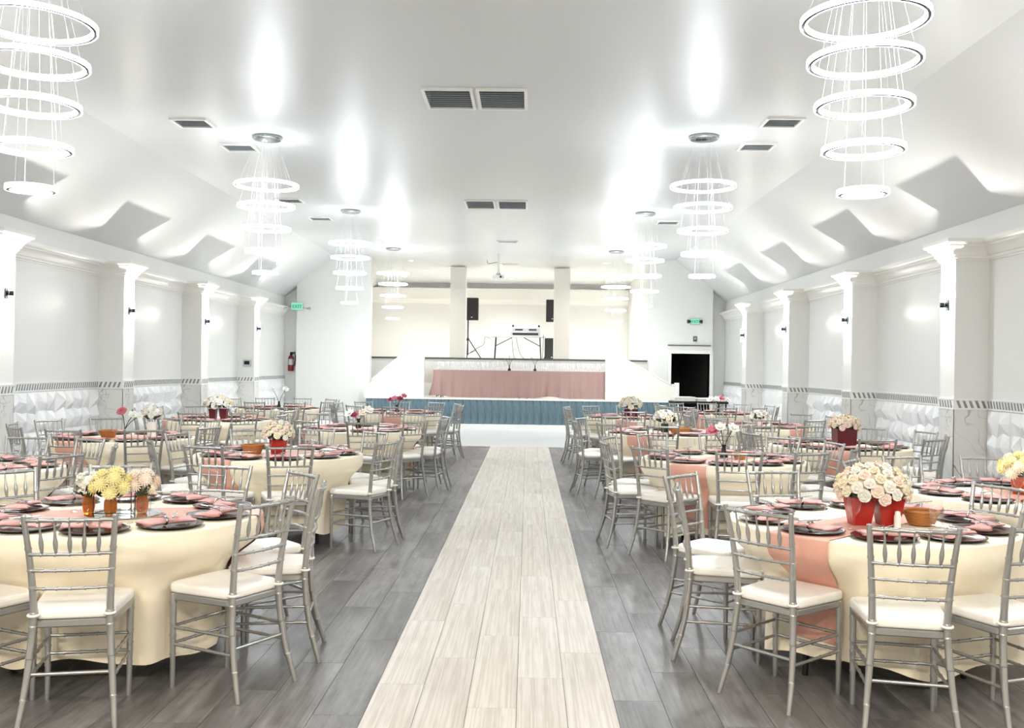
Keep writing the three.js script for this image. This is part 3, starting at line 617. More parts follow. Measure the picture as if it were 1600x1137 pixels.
function runnerGeo(th, half, outline, drop) { // pink runner across the top and down both sides
  const W = 12, pos = [], idx = [];
  const N = 12;
  const sideRows = (sgn) => { const rows = []; for (let k = 0; k <= 16; k++) rows.push(['s', sgn, 0.772 - k / 16 * drop]); return rows; };
  const seq = [...sideRows(-1).reverse(), ...Array.from({ length: N + 1 }, (_, i) => ['t', (i / N * 2 - 1) * 0.766, 0]), ...sideRows(1)];
  for (const [k, a, y] of seq) for (let j = 0; j <= W; j++) {
    const v = (j / W * 2 - 1) * half; let x, z, h;
    if (k === 't') { const lim = Math.sqrt(0.769 * 0.769 - v * v), u = Math.max(-lim, Math.min(lim, a * 1.02)); x = u; z = v; h = TOP + 0.004; }
    else { const dth = Math.asin(v / 0.783), base = a > 0 ? th + dth : th + Math.PI - dth, r = outline(base, y) + 0.014 + 0.002 * Math.sin(j * 1.3 + a); x = a * Math.cos(dth) * r; z = Math.sin(dth) * r; h = y; }
    pos.push(x * Math.cos(th) - z * Math.sin(th), h, -(x * Math.sin(th) + z * Math.cos(th)));
  }
  for (let i = 0; i < seq.length - 1; i++) for (let j = 0; j < W; j++) { const a = i * (W + 1) + j; idx.push(a, a + 1, a + W + 1, a + 1, a + W + 2, a + W + 1); }
  return rawGeo(pos, idx);
}
const tabletopGeo = lathe([[0, 0.742], [0.73, 0.742], [0.745, 0.75], [0.745, 0.765], [0.735, 0.774], [0, 0.774]], 48);
const legGeo = (a, b) => rod([[a, 0, b], [a * 0.9, 0.742, b * 0.9]], 0.016, { radial: 8, seg: 1 });
const D = a => a * Math.PI / 180;
const TABLES = [
  { k: 'L1', c: [-2.25, 5.24], a: [283.5, 332, 8, 42, 77, 112, 147, 247], r: [1.07, 1.07, 1.07, 1.1, 1.09, 1.1, 1.1, 1.08], run: 15, near: 1, say: 'the table with amber glasses' },
  { k: 'R1', c: [1.92, 5.41], a: [222, 259.5, 291, 172, 138, 102, 67, 27], r: [1.03, 1.15, 1.1, 1.02, 1.2, 1.14, 1.1, 1.05], run: 224, near: 1, say: 'the table with bright red pots' },
  { k: 'L2', c: [-2.3, 8.9], a: [252, 289, 338, 12, 48, 85, 121, 165, 208], run: 60, near: 1, say: 'the table with one red pot' },
  { k: 'R2', c: [1.85, 9.05], a: [189, 225, 265, 298, 334, 10, 46, 82, 118, 154], run: 235, near: 1, say: 'the table with forked pink stem' },
  { k: 'Ro1', c: [3.45, 6.75], a: [223, 178, 144, 110, 76], r: [1.1, 1.12, 1.14, 1.14, 1.12], run: 262, near: 1, say: 'the wall table with yellow bouquet' },
  { k: 'Lo1', c: [-4.4, 7.35], a: [336, 60, 92, 20], run: 40, near: 1, say: 'the wall table without flowers' },
  { k: 'Lo2', c: [-4.45, 10.5], a: [264, 303, 340, 16, 52, 88, 122, 157, 192, 228], run: 70, say: 'the wall table with pink rose' },
  { k: 'Ro2', c: [3.51, 10.85], a: [271, 305, 341, 17, 53, 89, 125, 161, 200, 236], run: 250, say: 'the wall table with red box' },
  { k: 'L3', c: [-2.15, 12.5], a: [280, 315, 350, 25, 61, 97, 133, 169, 205, 243], run: 200, say: 'the table with orchid sprays' },
  { k: 'R3', c: [1.78, 12.6], a: [190, 226, 262, 298, 334, 10, 46, 82, 118, 154], run: 240, say: 'the table with cream posy' },
  { k: 'Lo3', c: [-4.55, 14.1], a: [270, 306, 342, 18, 54, 90, 126, 162, 198, 234], run: 30, say: 'the wall table with plum pots' },
  { k: 'Ro3', c: [3.5, 14.45], a: [260, 296, 332, 8, 44, 80, 116, 152, 188, 224], run: 120, say: 'the wall table with white posy' },
  { k: 'L4', c: [-2.3, 16.9], a: [275, 311, 347, 23, 59, 95, 131, 167, 203, 239], run: 90, say: 'the table with deep pink sprigs' },
  { k: 'R4', c: [1.75, 16.4], a: [195, 231, 267, 303, 339, 15, 51, 87, 123, 159], run: 80, say: 'the table with white bouquet pots' },
  { k: 'Lo4', c: [-4.65, 17.9], a: [262, 298, 334, 10, 46, 82, 118, 154, 190, 226], run: 10, say: 'the wall table with bare vase' },
  { k: 'Ro4', c: [3.6, 18.4], a: [268, 304, 340, 16, 52, 88, 124, 160, 196, 232], run: 50, say: 'the wall table beside the doorway' },
];
TABLES.forEach((T, ti) => {
  const toAisle = T.c[0] < -0.15 ? 1 : -1;
  const sideOf = a => { const u = Math.cos(a) * toAisle, v = Math.sin(a), l = []; if (Math.abs(v) > 0.383) l.push(v > 0 ? 'stage' : 'entrance'); if (Math.abs(u) > 0.383) l.push(u > 0 ? 'walkway' : 'wall'); return `on the ${l.join(' and ')} side of ${T.say}`; };
  const [x, d] = T.c, rBack = T.r || T.a.map(() => rr(1.06, 1.14)), rs = rBack.map(r => r - 0.232), th = T.a.map(D), lod = d < 10 ? 0 : 1;
  const t = thing('round_table', `round folding table with black legs, ${T.say}`, 'table', [x, 0, d]);
  part('tabletop', tabletopGeo, M.trim, t);
  for (const [a, b] of [[0.42, 0.26], [0.42, -0.26], [-0.42, 0.26], [-0.42, -0.26]]) part('leg', legGeo(a, b), M.black, t, 'black folding leg');
  const [cg, outline] = clothGeo(th, rs, ti * 1.37 + 0.4, d < 7 ? 0.13 : 0.14);
  solo('tablecloth', cg, M.cloth, `cream cloth draped over ${T.say}`, 'tablecloth', [x, 0, d]);
  solo('table_runner', runnerGeo(D(T.run), 0.17, outline, 0.55), M.pink, `dusty pink satin runner across ${T.say}`, 'table runner', [x, 0, d]);
  th.forEach((a, i) => {
    const cx = x + Math.cos(a) * rs[i], cd = d + Math.sin(a) * rs[i];
    if (seats.some(s => Math.hypot(s[0] - cx, s[1] - cd) < 0.44)) return;
    chair(lod, cx, cd, x, d, `silver bamboo chair ${sideOf(a)}`, `chairs at ${T.say}`);
  });
  // ten place settings, the first before the first chair
  const ps = Array.from({ length: 10 }, (_, k) => th[0] + k * Math.PI / 5);
  const rp = 0.575, put = a => [x + Math.cos(a) * rp, TOP + 0.005, d + Math.sin(a) * rp];
  ps.forEach((a, i) => {
    const c = thing('charger_plate', `dark charger plate ${sideOf(a)}`, 'plate', put(a), 0, `charger plates on ${T.say}`);
    part('plate_well', chargerGeo, M.charger, c); part('plate_rim', chargerRimGeo, M.chargerRim, c, 'black rim');
    const [px, ph, pd] = put(a), turn = a + Math.PI / 2 + rr(-0.5, 0.5);
    const nk = thing('napkin', `folded pink napkin ${sideOf(a)}`, 'napkin', [px + rr(-0.02, 0.02), ph + 0.012, pd + rr(-0.02, 0.02)], turn, `napkins at ${T.say}`);
    part('folded_cloth', NAPKINS[Math.floor(rnd() * 3)], M.napkin, nk).scale.set(1.12, 0.85, 1.2); if (d < 10) part('napkin_ring', napkinRing, M.steel, nk, 'silver ring');
    if (d < 10) {
      const e = rr(-0.3, 0.3);
      solo('fork', forkGeo, M.steel, `silver fork ${sideOf(a)}`, 'fork', [px - 0.02, ph + 0.05, pd - 0.01], turn + 1.2 + e, `forks at ${T.say}`);
      solo('knife', knifeGeo, M.steel, `silver table knife ${sideOf(a)}`, 'knife', [px + 0.02, ph + 0.054, pd + 0.012], turn + 0.9 + e, `knives at ${T.say}`);
    }
  });
  const H = TOP + 0.005;
  const glassRing = d < 10 ? 5 : d < 13 ? 2 : 0;
  for (let k = 0; k < glassRing; k++) { const a = th[0] + 0.3 + k * 6.283 / glassRing; solo('water_goblet', gobletGeo, M.glass, `clear stemmed glass ${sideOf(a)}`, 'glass', [x + Math.cos(a) * 0.375, H, d + Math.sin(a) * 0.375], 0, `stemmed glasses on ${T.say}`); }
  const C = (dx, dd) => [x + dx, H, d + dd];
  const bouquet = (name, label, at, pots, n, [rx, ry, rz], size, geo, mats, hd, turn = 0, leaves = 16) => {
    const f = thing(name, label, 'flowers', at, turn);
    for (const [g, m, px, pz] of pots) { const p = part('pot', g, m, f); p.position.set(px, 0, pz); }
    part('foliage', foliage(leaves, rx, hd - 0.03, 0.085), M.leaf, f, 'dark green leaves');
    const core = new THREE.IcosahedronGeometry(1, 2); { const p = core.attributes.position; for (let i = 0; i < p.count; i++) if (p.getY(i) < 0) p.setY(i, p.getY(i) * 0.25); core.computeVertexNormals(); } core.scale(rx * 0.93, ry * 0.93, rz * 0.93); core.translate(0, hd, 0); part('flower_mass', core, mats[0], f);
    dome(f, n, 0, hd, 0, rx, ry, rz, size, geo, mats); return f;
  };
  const basketThing = (at, r, h, label) => { const b = thing('wicker_basket', label, 'basket', at); basket(b, r, h); };
  const forked = (at, label, blooms, vase) => {
    const f = thing('bud_vase', label, 'vase', at);
    part('vase', lathe([[0, 0], [0.035, 0], [0.04, 0.02], [0.022, 0.07], [0.018, 0.11], [0.024, 0.13], [0.02, 0.13], [0, 0.1]], 14), vase, f);
    for (const [dx, dz, hh, sz, mat, geo] of blooms) { part('stem', rod([[0, 0.08, 0], [dx * 0.4, 0.08 + (hh - 0.08) * 0.55, dz * 0.4], [dx, hh, dz]], 0.0045, { radial: 5, seg: 4 }), M.stem, f); const b = part('blossom', geo, mat, f); b.position.set(dx, hh, dz); b.scale.setScalar(sz * 1.35); b.rotation.set(0.7, 0, -dx * 3); }
  };
  if (T.k === 'L1') {
    const tr = thing('mirror_tray', 'round mirror tray carrying the amber glasses', 'tray', C(0.05, -0.02)); const tg = lathe([[0, 0.0], [0.2, 0.0], [0.2, 0.004], [0, 0.004]], 40); part('mirror_glass', tg, M.mirror, tr);
    const spots = [[-0.15, -0.05, 'white flowers with dark leaves', M.white, ROSE, 0.036, 7, 0.052], [0.0, -0.12, 'a pale yellow chrysanthemum ball', M.yellow, MUM, 0.05, 12, 0.078], [0.13, -0.02, 'cream and blush petals', M.blush, MUM, 0.045, 9, 0.062]];
    const am = lathe([[0, 0.004], [0.022, 0.004], [0.024, 0.0], [0.026, 0.004], [0.034, 0.04], [0.033, 0.075], [0.026, 0.095], [0.03, 0.105], [0.027, 0.105], [0.023, 0.094], [0.029, 0.07], [0.03, 0.04], [0.022, 0.01]], 18);
    for (const [dx, dd, say, mat, geo, size, n, rad] of spots) {
      const f = thing('flower_glass', `amber glass holding ${say}`, 'flowers', [x + dx + 0.02, H + 0.004, d + dd]);
      part('amber_glass', am, M.amber, f); part('stem', rod([[0, 0.01, 0], [0, 0.15, 0]], 0.006, { radial: 5, seg: 1 }), M.stem, f); part('foliage', foliage(12, rad, 0.115, 0.06), M.leaf, f, 'dark green leaves');
      const core = new THREE.IcosahedronGeometry(rad * 0.8, 1); core.translate(0, 0.165, 0); part('flower_mass', core, mat, f); dome(f, n, 0, 0.165, 0, rad, rad * 0.85, rad, size, geo, mat === M.blush ? [M.blush, M.cream] : [mat], -0.5);
    }
    const w = thing('wire_stand', 'thin dark wire frame around the amber glasses', 'stand', C(0.03, -0.1)); const L = [];
    for (const [a, b] of [[-0.07, -0.08], [0.06, -0.08], [0.13, 0.04], [-0.09, 0.05]]) part('post', rod([[a, 0.0, b], [a, 0.13, b]], 0.003, { radial: 5, seg: 1 }), M.wire, w);
    part('hoop', merge([rod([[-0.07, 0.02, -0.08], [0.06, 0.02, -0.08]], 0.0025, { radial: 4, seg: 1 }), rod([[0.06, 0.02, -0.08], [0.13, 0.02, 0.04]], 0.0025, { radial: 4, seg: 1 }), rod([[0.13, 0.02, 0.04], [-0.09, 0.02, 0.05]], 0.0025, { radial: 4, seg: 1 }), rod([[-0.09, 0.02, 0.05], [-0.07, 0.02, -0.08]], 0.0025, { radial: 4, seg: 1 })]), M.wire, w);
    solo('glass_cylinder', lathe([[0, 0.003], [0.04, 0.003], [0.042, 0], [0.044, 0.003], [0.044, 0.09], [0.042, 0.09], [0.042, 0.006]], 20), M.glass, 'short clear glass cylinder beside the amber glasses', 'glass', C(0.2, -0.14));
    solo('glass_cylinder', lathe([[0, 0.003], [0.034, 0.003], [0.036, 0], [0.038, 0.003], [0.038, 0.16], [0.036, 0.16], [0.036, 0.006]], 20), M.glass, 'tall clear glass cylinder behind the white flower glass', 'glass', C(-0.25, 0.06));
  }
  if (T.k === 'R1') {
    const pot = taperPot(0.095, 0.14, 0.15);
    bouquet('potted_bouquet', 'large cream rose bouquet in two bright red tapered pots', C(-0.02, -0.12), [[pot, M.redPot, -0.075, 0], [pot, M.redPot, 0.075, 0.01]], 54, [0.18, 0.125, 0.15], 0.042, ROSE, [M.cream, M.cream, M.white, M.blush], 0.19, 0, 30);
    basketThing(C(0.25, -0.1), 0.09, 0.075, 'round wicker basket beside the bright red twin pots');
    solo('salt_shaker', shakerGeo, M.porcelain, 'white salt shaker standing by the bright red twin pots', 'shaker', C(0.075, -0.22));
    for (const [dx, dd] of [[0.27, -0.25], [-0.24, 0.12]]) solo('tumbler', tumblerGeo, M.glass, 'clear tumbler close to the bright red twin pots', 'glass', C(dx, dd), 0, 'tumblers by the red pots');
  }
  if (T.k === 'L2') { bouquet('potted_bouquet', 'rounded blush bouquet in one round red pot', C(0.0, -0.05), [[lathe([[0, 0], [0.065, 0], [0.085, 0.13], [0.078, 0.13], [0, 0.12]], 20), M.redPot, 0, 0]], 40, [0.125, 0.11, 0.125], 0.038, ROSE, [M.cream, M.blush, M.white], 0.18, 0, 26); basketThing(C(-0.23, -0.08), 0.1, 0.08, 'brown wicker basket beside the single red pot'); }
  if (T.k === 'R2') { forked(C(0.0, 0.0), 'dark forked stem with one pink and two white blooms', [[-0.1, -0.02, 0.25, 0.055, M.rose, OPEN], [-0.04, 0.03, 0.29, 0.045, M.white, OPEN], [0.08, 0.02, 0.28, 0.05, M.white, OPEN]], M.wire); basketThing(C(0.14, -0.04), 0.062, 0.06, 'small orange basket beside the forked stem'); }
  if (T.k === 'Ro1') bouquet('potted_bouquet', 'pale yellow bouquet in an orange pot on a wall table', C(0, 0), [[lathe([[0, 0], [0.055, 0], [0.075, 0.12], [0.07, 0.12], [0, 0.11]], 18), M.orangePot, 0, 0]], 24, [0.13, 0.1, 0.13], 0.05, MUM, [M.yellow, M.cream], 0.17, 0, 20);
  if (T.k === 'Lo2') { forked(C(0.0, 0.05), 'slim vase holding a single pink rose and white sprays', [[-0.03, 0, 0.27, 0.055, M.rose, ROSE], [0.1, 0.02, 0.24, 0.045, M.white, OPEN], [0.17, 0.04, 0.23, 0.04, M.white, OPEN]], M.glass); basketThing(C(-0.14, -0.05), 0.095, 0.075, 'orange basket beside the single pink rose'); bouquet('potted_bouquet', 'tall white hydrangea ball behind the single pink rose', C(0.24, 0.2), [[lathe([[0, 0], [0.05, 0], [0.05, 0.16], [0.045, 0.16], [0, 0.15]], 14), M.porcelain, 0, 0]], 14, [0.1, 0.1, 0.1], 0.04, ROSE, [M.white], 0.24, 0, 8); }
  if (T.k === 'Ro2') bouquet('potted_bouquet', 'blush rose bouquet in a tall dark red box', C(0.02, -0.1), [[taperPot(0.2, 0.22, 0.2), M.darkRedPot, 0, 0]], 30, [0.155, 0.1, 0.13], 0.045, ROSE, [M.blush, M.cream], 0.23, 0, 16);
  if (T.k === 'L3') forked(C(-0.05, 0), 'dark vase with pale pink orchid sprays', [[-0.12, 0, 0.19, 0.055, M.white, OPEN], [-0.05, 0.02, 0.17, 0.045, M.deepRose, OPEN], [0.05, 0, 0.2, 0.05, M.blush, OPEN], [0.13, 0.01, 0.24, 0.055, M.white, OPEN]], M.wire);
  if (T.k === 'R3') { bouquet('potted_bouquet', 'loose cream posy in a green glass jar', C(0.02, 0), [[lathe([[0, 0], [0.045, 0], [0.05, 0.12], [0.045, 0.12], [0, 0.11]], 14), M.leaf, 0, 0]], 14, [0.13, 0.09, 0.1], 0.055, OPEN, [M.white, M.cream], 0.19, 0, 14); basketThing(C(0.2, -0.12), 0.14, 0.07, 'flat orange basket beside the cream posy'); }
  if (T.k === 'Lo3') { const pot = taperPot(0.08, 0.11, 0.16); bouquet('potted_bouquet', 'white and plum bouquet in twin dark red pots', C(0.0, -0.05), [[pot, M.darkRedPot, -0.07, 0], [pot, M.darkRedPot, 0.09, 0]], 22, [0.18, 0.1, 0.12], 0.06, ROSE, [M.white, M.white, M.cream], 0.22, 0, 26); }
  if (T.k === 'Ro3') bouquet('potted_bouquet', 'small white posy in a pale pot on a wall table', C(-0.02, 0), [[lathe([[0, 0], [0.045, 0], [0.055, 0.1], [0.05, 0.1], [0, 0.09]], 14), M.porcelain, 0, 0]], 12, [0.12, 0.07, 0.09], 0.05, OPEN, [M.white], 0.15, 0, 12);
  if (T.k === 'L4') forked(C(0, 0), 'dark vase of deep pink sprigs before the stage', [[-0.12, 0, 0.22, 0.045, M.deepRose, OPEN], [-0.04, 0.02, 0.25, 0.045, M.rose, OPEN], [0.05, 0, 0.24, 0.05, M.deepRose, OPEN], [0.12, 0.01, 0.29, 0.045, M.rose, OPEN]], M.wire);
  if (T.k === 'R4') { const pot = taperPot(0.08, 0.1, 0.15); bouquet('potted_bouquet', 'white bouquet in twin dark pots before the stage', C(0, -0.1), [[pot, M.darkRedPot, -0.06, 0], [pot, M.darkRedPot, 0.07, 0]], 20, [0.17, 0.11, 0.12], 0.06, ROSE, [M.white, M.cream], 0.22, 0, 18); }
  if (T.k === 'Lo4') forked(C(0.0, 0), 'tall dark forked vase with pale tips', [[-0.12, 0, 0.34, 0.05, M.white, OPEN], [0.12, 0, 0.35, 0.05, M.white, OPEN]], M.wire);
  if (T.k === 'Ro4') forked(C(0.05, 0), 'dark vase of pink and white anemones near the doorway', [[-0.16, 0, 0.26, 0.06, M.white, OPEN], [-0.05, 0.02, 0.27, 0.055, M.white, OPEN], [0.05, 0, 0.28, 0.06, M.rose, OPEN], [0.17, 0.01, 0.25, 0.055, M.white, OPEN]], M.wire);
});

// ---------------------------------------------------------------- head table on the platform
{
  const x0 = -2.53, x1 = 2.28, d0 = SD + 0.32, d1 = SD + 1.05, top = PLAT + 0.745;
  const t = thing('head_table', 'long head table under pink satin on the stage', 'table', [(x0 + x1) / 2, PLAT, (d0 + d1) / 2]);
  part('tabletop', new THREE.BoxGeometry(x1 - x0 - 0.04, 0.03, d1 - d0 - 0.04).translate(0, 0.722, 0), M.trim, t);
  for (const a of [-2.2, -0.1, 0.1, 2.2]) for (const b of [-0.28, 0.28]) part('leg', rod([[a, 0, b], [a, 0.71, b]], 0.016, { seg: 1 }), M.black, t);
  // satin cover: top sheet, front fall with swags and gathers, two ends
  const NX = 150, NY = 12, pos = [], idx = [], L = x1 - x0, per = [];
  const out = [[x0, d1], [x0, d0], [x1, d0], [x1, d1]];
  for (let i = 0; i <= NX; i++) {
    const s = i / NX * (L + 2 * (d1 - d0)); let X, Dd, nx, nd;
    if (s < d1 - d0) { X = x0; Dd = d1 - s; nx = -1; nd = 0; } else if (s < d1 - d0 + L) { X = x0 + s - (d1 - d0); Dd = d0; nx = 0; nd = -1; } else { X = x1; Dd = d0 + s - (d1 - d0) - L; nx = 1; nd = 0; }
    per.push([X, Dd, nx, nd, s]);
  }
  for (let j = 0; j <= NY; j++) for (const [X, Dd, nx, nd, s] of per) {
    const q = j / NY, u = X, gath = 0.5 + 0.5 * Math.sin(u * 1.9 + 1), w = (Math.sin(s * 23) * 0.6 + Math.sin(s * 41 + 2) * 0.4) * 0.055 * q * (0.3 + 0.7 * gath) + Math.sin(s * 7 + q * 3) * 0.02 * q;
    const o = 0.006 + 0.07 * q * q + w; pos.push(X + nx * o, top - q * (top - PLAT - 0.02 - 0.05 * Math.max(0, Math.sin((u + 0.15) * 2.1)) ** 6), -(Dd + nd * o));
  }
  for (let j = 0; j < NY; j++) for (let i = 0; i < NX; i++) { const a = j * (NX + 1) + i; idx.push(a, a + NX + 1, a + 1, a + 1, a + NX + 1, a + NX + 2); }
  const fall = rawGeo(pos, idx), sheet = boxAt(x0 - 0.006, x1 + 0.006, top - 0.006, top, d0 - 0.006, d1 + 0.006);
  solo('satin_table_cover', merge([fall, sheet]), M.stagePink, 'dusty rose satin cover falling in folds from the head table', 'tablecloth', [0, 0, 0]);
  const flute = lathe([[0, 0], [0.03, 0.001], [0.03, 0.003], [0.004, 0.008], [0.004, 0.08], [0.018, 0.1], [0.026, 0.15], [0.024, 0.22]], 10);
  for (let i = 0; i < 34; i++) for (let r = 0; r < 2; r++) solo('champagne_glass', flute, M.flute, 'clear champagne glass standing in the rows on the head table', 'glass', [x0 + 0.12 + (L - 0.24) * (i + r * 0.5) / 34.2, top, d0 + 0.16 + r * 0.2], 0, 'champagne glasses on the head table');
  for (const [X, k] of [[-0.5, 0], [0.19, 1]]) {
    const f = thing('bud_vase', k ? 'bud vase with two white blooms nearer the mixer end' : 'bud vase with three white blooms at the head table centre', 'vase', [X, top, d0 + 0.08]);
    part('vase', lathe([[0, 0], [0.035, 0], [0.045, 0.03], [0.015, 0.08], [0.014, 0.14], [0.01, 0.14], [0, 0.1]], 12), M.wire, f);
    for (const [dx, hh] of k ? [[-0.1, 0.34], [0.09, 0.33]] : [[-0.12, 0.33], [0, 0.37], [0.11, 0.34]]) { part('stem', rod([[0, 0.1, 0], [dx * 0.4, 0.24, 0], [dx, hh, 0]], 0.006, { radial: 5, seg: 4 }), M.stem, f); const b = part('blossom', OPEN, M.white, f); b.position.set(dx, hh, 0); b.scale.setScalar(0.06); }
  }
  // small white clothed table at the end
  const st = thing('side_table', 'small table under a white cloth at the head table end', 'table', [-2.78, PLAT, SD + 1.5]);
  part('tabletop', new THREE.BoxGeometry(0.62, 0.03, 0.6).translate(0, 0.76, 0), M.trim, st);
  for (const a of [-0.26, 0.26]) for (const b of [-0.25, 0.25]) part('leg', rod([[a, 0, b], [a, 0.75, b]], 0.016, { seg: 1 }), M.black, st);
  const wc = [new THREE.BoxGeometry(0.64, 0.008, 0.62).translate(0, 0.782, 0), new THREE.BoxGeometry(0.64, 0.4, 0.006).translate(0, 0.583, 0.312)];
  const sd = new THREE.PlaneGeometry(0.62, 0.74, 8, 6); { const p = sd.attributes.position; for (let i = 0; i < p.count; i++) p.setZ(i, 0.06 * (0.37 - p.getY(i)) * (1 + Math.sin(p.getX(i) * 20))); sd.rotateY(-Math.PI / 2); sd.translate(-0.325, 0.41, 0); sd.computeVertexNormals(); }
  solo('white_tablecloth', merge([...wc, sd]), M.whiteCloth, 'white cloth hanging over the small table at the head table end', 'tablecloth', [-2.78, PLAT, SD + 1.5]);
}

// ---------------------------------------------------------------- equipment on the upper stage
{
  const box = (w, h, dd, r = 0.01) => new RoundedBoxGeometry(w, h, dd, 2, r);
  function speaker(label, at, w, h, dd) {
    const t = thing('loudspeaker', label, 'speaker', at); part('cabinet', box(w, h, dd, 0.02).translate(0, h / 2, 0), M.nearBlack, t);
    part('grille', box(w * 0.9, h * 0.92, 0.02, 0.008).translate(0, h / 2, dd / 2), M.black, t); part('badge', box(0.05, 0.03, 0.006, 0.002).translate(0, h * 0.12, dd / 2 + 0.012), M.equipment, t);
  }
  function stand(label, at, h) {
    const t = thing('speaker_stand', label, 'stand', at); part('pole', rod([[0, 0.12, 0], [0, h, 0]], 0.022, { seg: 1 }), M.black, t); part('collar', rod([[0, 0.62, 0], [0, 0.7, 0]], 0.04, { seg: 1 }), M.black, t);
    for (const a of [0.4, 2.5, 4.6]) { const x = Math.cos(a), z = Math.sin(a); part('leg', rod([[x * 0.03, 0.66, z * 0.03], [x * 0.5, 0.015, z * 0.5]], 0.017, { seg: 1 }), M.black, t); part('brace', rod([[0, 0.16, 0], [x * 0.3, 0.28, z * 0.3]], 0.01, { seg: 1 }), M.black, t); }
  }
  stand('black tripod stand carrying the loudspeaker away from the subwoofer', [-2.03, UP, 32.2], 1.298); speaker('black loudspeaker on the tripod stand away from the subwoofer', [-1.9, UP + 1.3, 32.2], 0.42, 0.74, 0.36);
  stand('black tripod stand rising behind the subwoofer', [0.92, UP, 32.8], 1.298); speaker('black loudspeaker on the tripod stand above the subwoofer', [0.8, UP + 1.3, 32.6], 0.42, 0.74, 0.36);
  speaker('large black subwoofer standing on the stage floor', [0.78, UP, 32.1], 0.46, 0.72, 0.5);
  const t = thing('folding_table', 'folding table with black braced legs carrying the mixing desk', 'table', [-0.35, UP, 32.4]);
  part('tabletop', box(1.85, 0.035, 0.7, 0.01).translate(0, 0.76, 0), M.equipment, t);
  for (const s of [-1, 1]) { for (const z of [-0.22, 0.22]) part('leg', rod([[s * 0.78, 0, z], [s * 0.74, 0.75, z]], 0.018, { seg: 1 }), M.black, t); part('brace', rod([[s * 0.76, 0.45, 0], [s * 0.2, 0.74, 0]], 0.014, { seg: 1 }), M.black, t); part('crossbar', rod([[s * 0.77, 0.2, -0.22], [s * 0.77, 0.2, 0.22]], 0.014, { seg: 1 }), M.black, t); }
  const c = thing('mixing_desk', 'silver flight case with a mixing desk and black trims', 'mixer', [-0.1, UP + 0.7785, 32.35]);
  part('lower_case', box(1.0, 0.15, 0.5).translate(0, 0.075, 0), M.equipment, c); part('front_strip', box(0.86, 0.075, 0.012, 0.003).translate(0, 0.075, 0.254), M.black, c);
  part('desk', box(0.92, 0.13, 0.42).translate(0.02, 0.215, -0.02), M.equipment, c); for (const x of [-0.22, 0.24]) part('control_panel', box(0.26, 0.05, 0.01, 0.002).translate(x, 0.22, 0.195), M.black, c);
  part('lid', box(0.9, 0.12, 0.06).translate(0.02, 0.345, -0.2), M.porcelain, c); for (const x of [-0.42, 0.45]) part('corner', box(0.07, 0.07, 0.08).translate(x, 0.36, -0.19), M.black, c); part('lamp_bar', box(0.2, 0.035, 0.05).translate(0.32, 0.425, -0.2), M.equipment, c);
  const cb = (pts, label) => solo('cable', rod(pts.map(([a, b, e]) => [a, b, -e]), 0.009, { radial: 6, seg: 22 }), M.nearBlack, label, 'cable');
  cb([[-1.27, UP + 0.7, 32.3], [-1.45, UP + 0.74, 32.3], [-1.5, UP + 0.5, 32.3], [-1.75, UP + 0.35, 32.4], [-2.05, UP + 0.15, 32.5]], 'thin dark cable looping from the folding table to the tripod stand');
  cb([[-0.55, UP + 0.72, 32.0], [-0.52, UP + 0.4, 32.0], [-0.47, UP + 0.1, 32.0], [-0.4, UP + 0.012, 32.0]], 'thin dark cable hanging straight below the mixing desk');
  cb([[-0.4, UP + 0.72, 31.95], [-0.35, UP + 0.45, 31.95], [-0.25, UP + 0.15, 31.95], [-0.1, UP + 0.012, 31.95], [0.1, UP + 0.02, 31.9], [0.35, UP + 0.012, 32]], 'thin dark cable curling along the stage floor below the mixing desk');
  cb([[0.5, UP + 0.83, 31.9], [0.5, UP + 0.7, 31.8], [0.49, UP + 0.4, 31.75], [0.47, UP + 0.03, 31.75]], 'thin dark cable hanging between the folding table and subwoofer');
  // projector
  const p = thing('projector', 'white projector hanging from the ceiling on a pole', 'projector', [-0.8, 3.9, 25]);
  part('body', box(0.3, 0.1, 0.24, 0.02).translate(0, 0.05, 0), M.porcelain, p); part('lens', rod([[0.06, 0.05, 0.12], [0.06, 0.05, 0.15]], 0.028, { radial: 12, seg: 1 }), M.nearBlack, p); part('bracket', box(0.12, 0.05, 0.12).translate(0, 0.125, 0), M.equipment, p); part('pole', rod([[0, 0.14, 0], [0, CEIL - 3.9, 0]], 0.028, { seg: 1 }), M.trim, p);
  part('power_cord', rod([[0, 0.45, 0], [-0.15, 0.42, 0], [-0.28, 0.4, 0], [-0.3, 0.5, 0]], 0.008, { radial: 5, seg: 10 }), M.darkTrim, p);
}

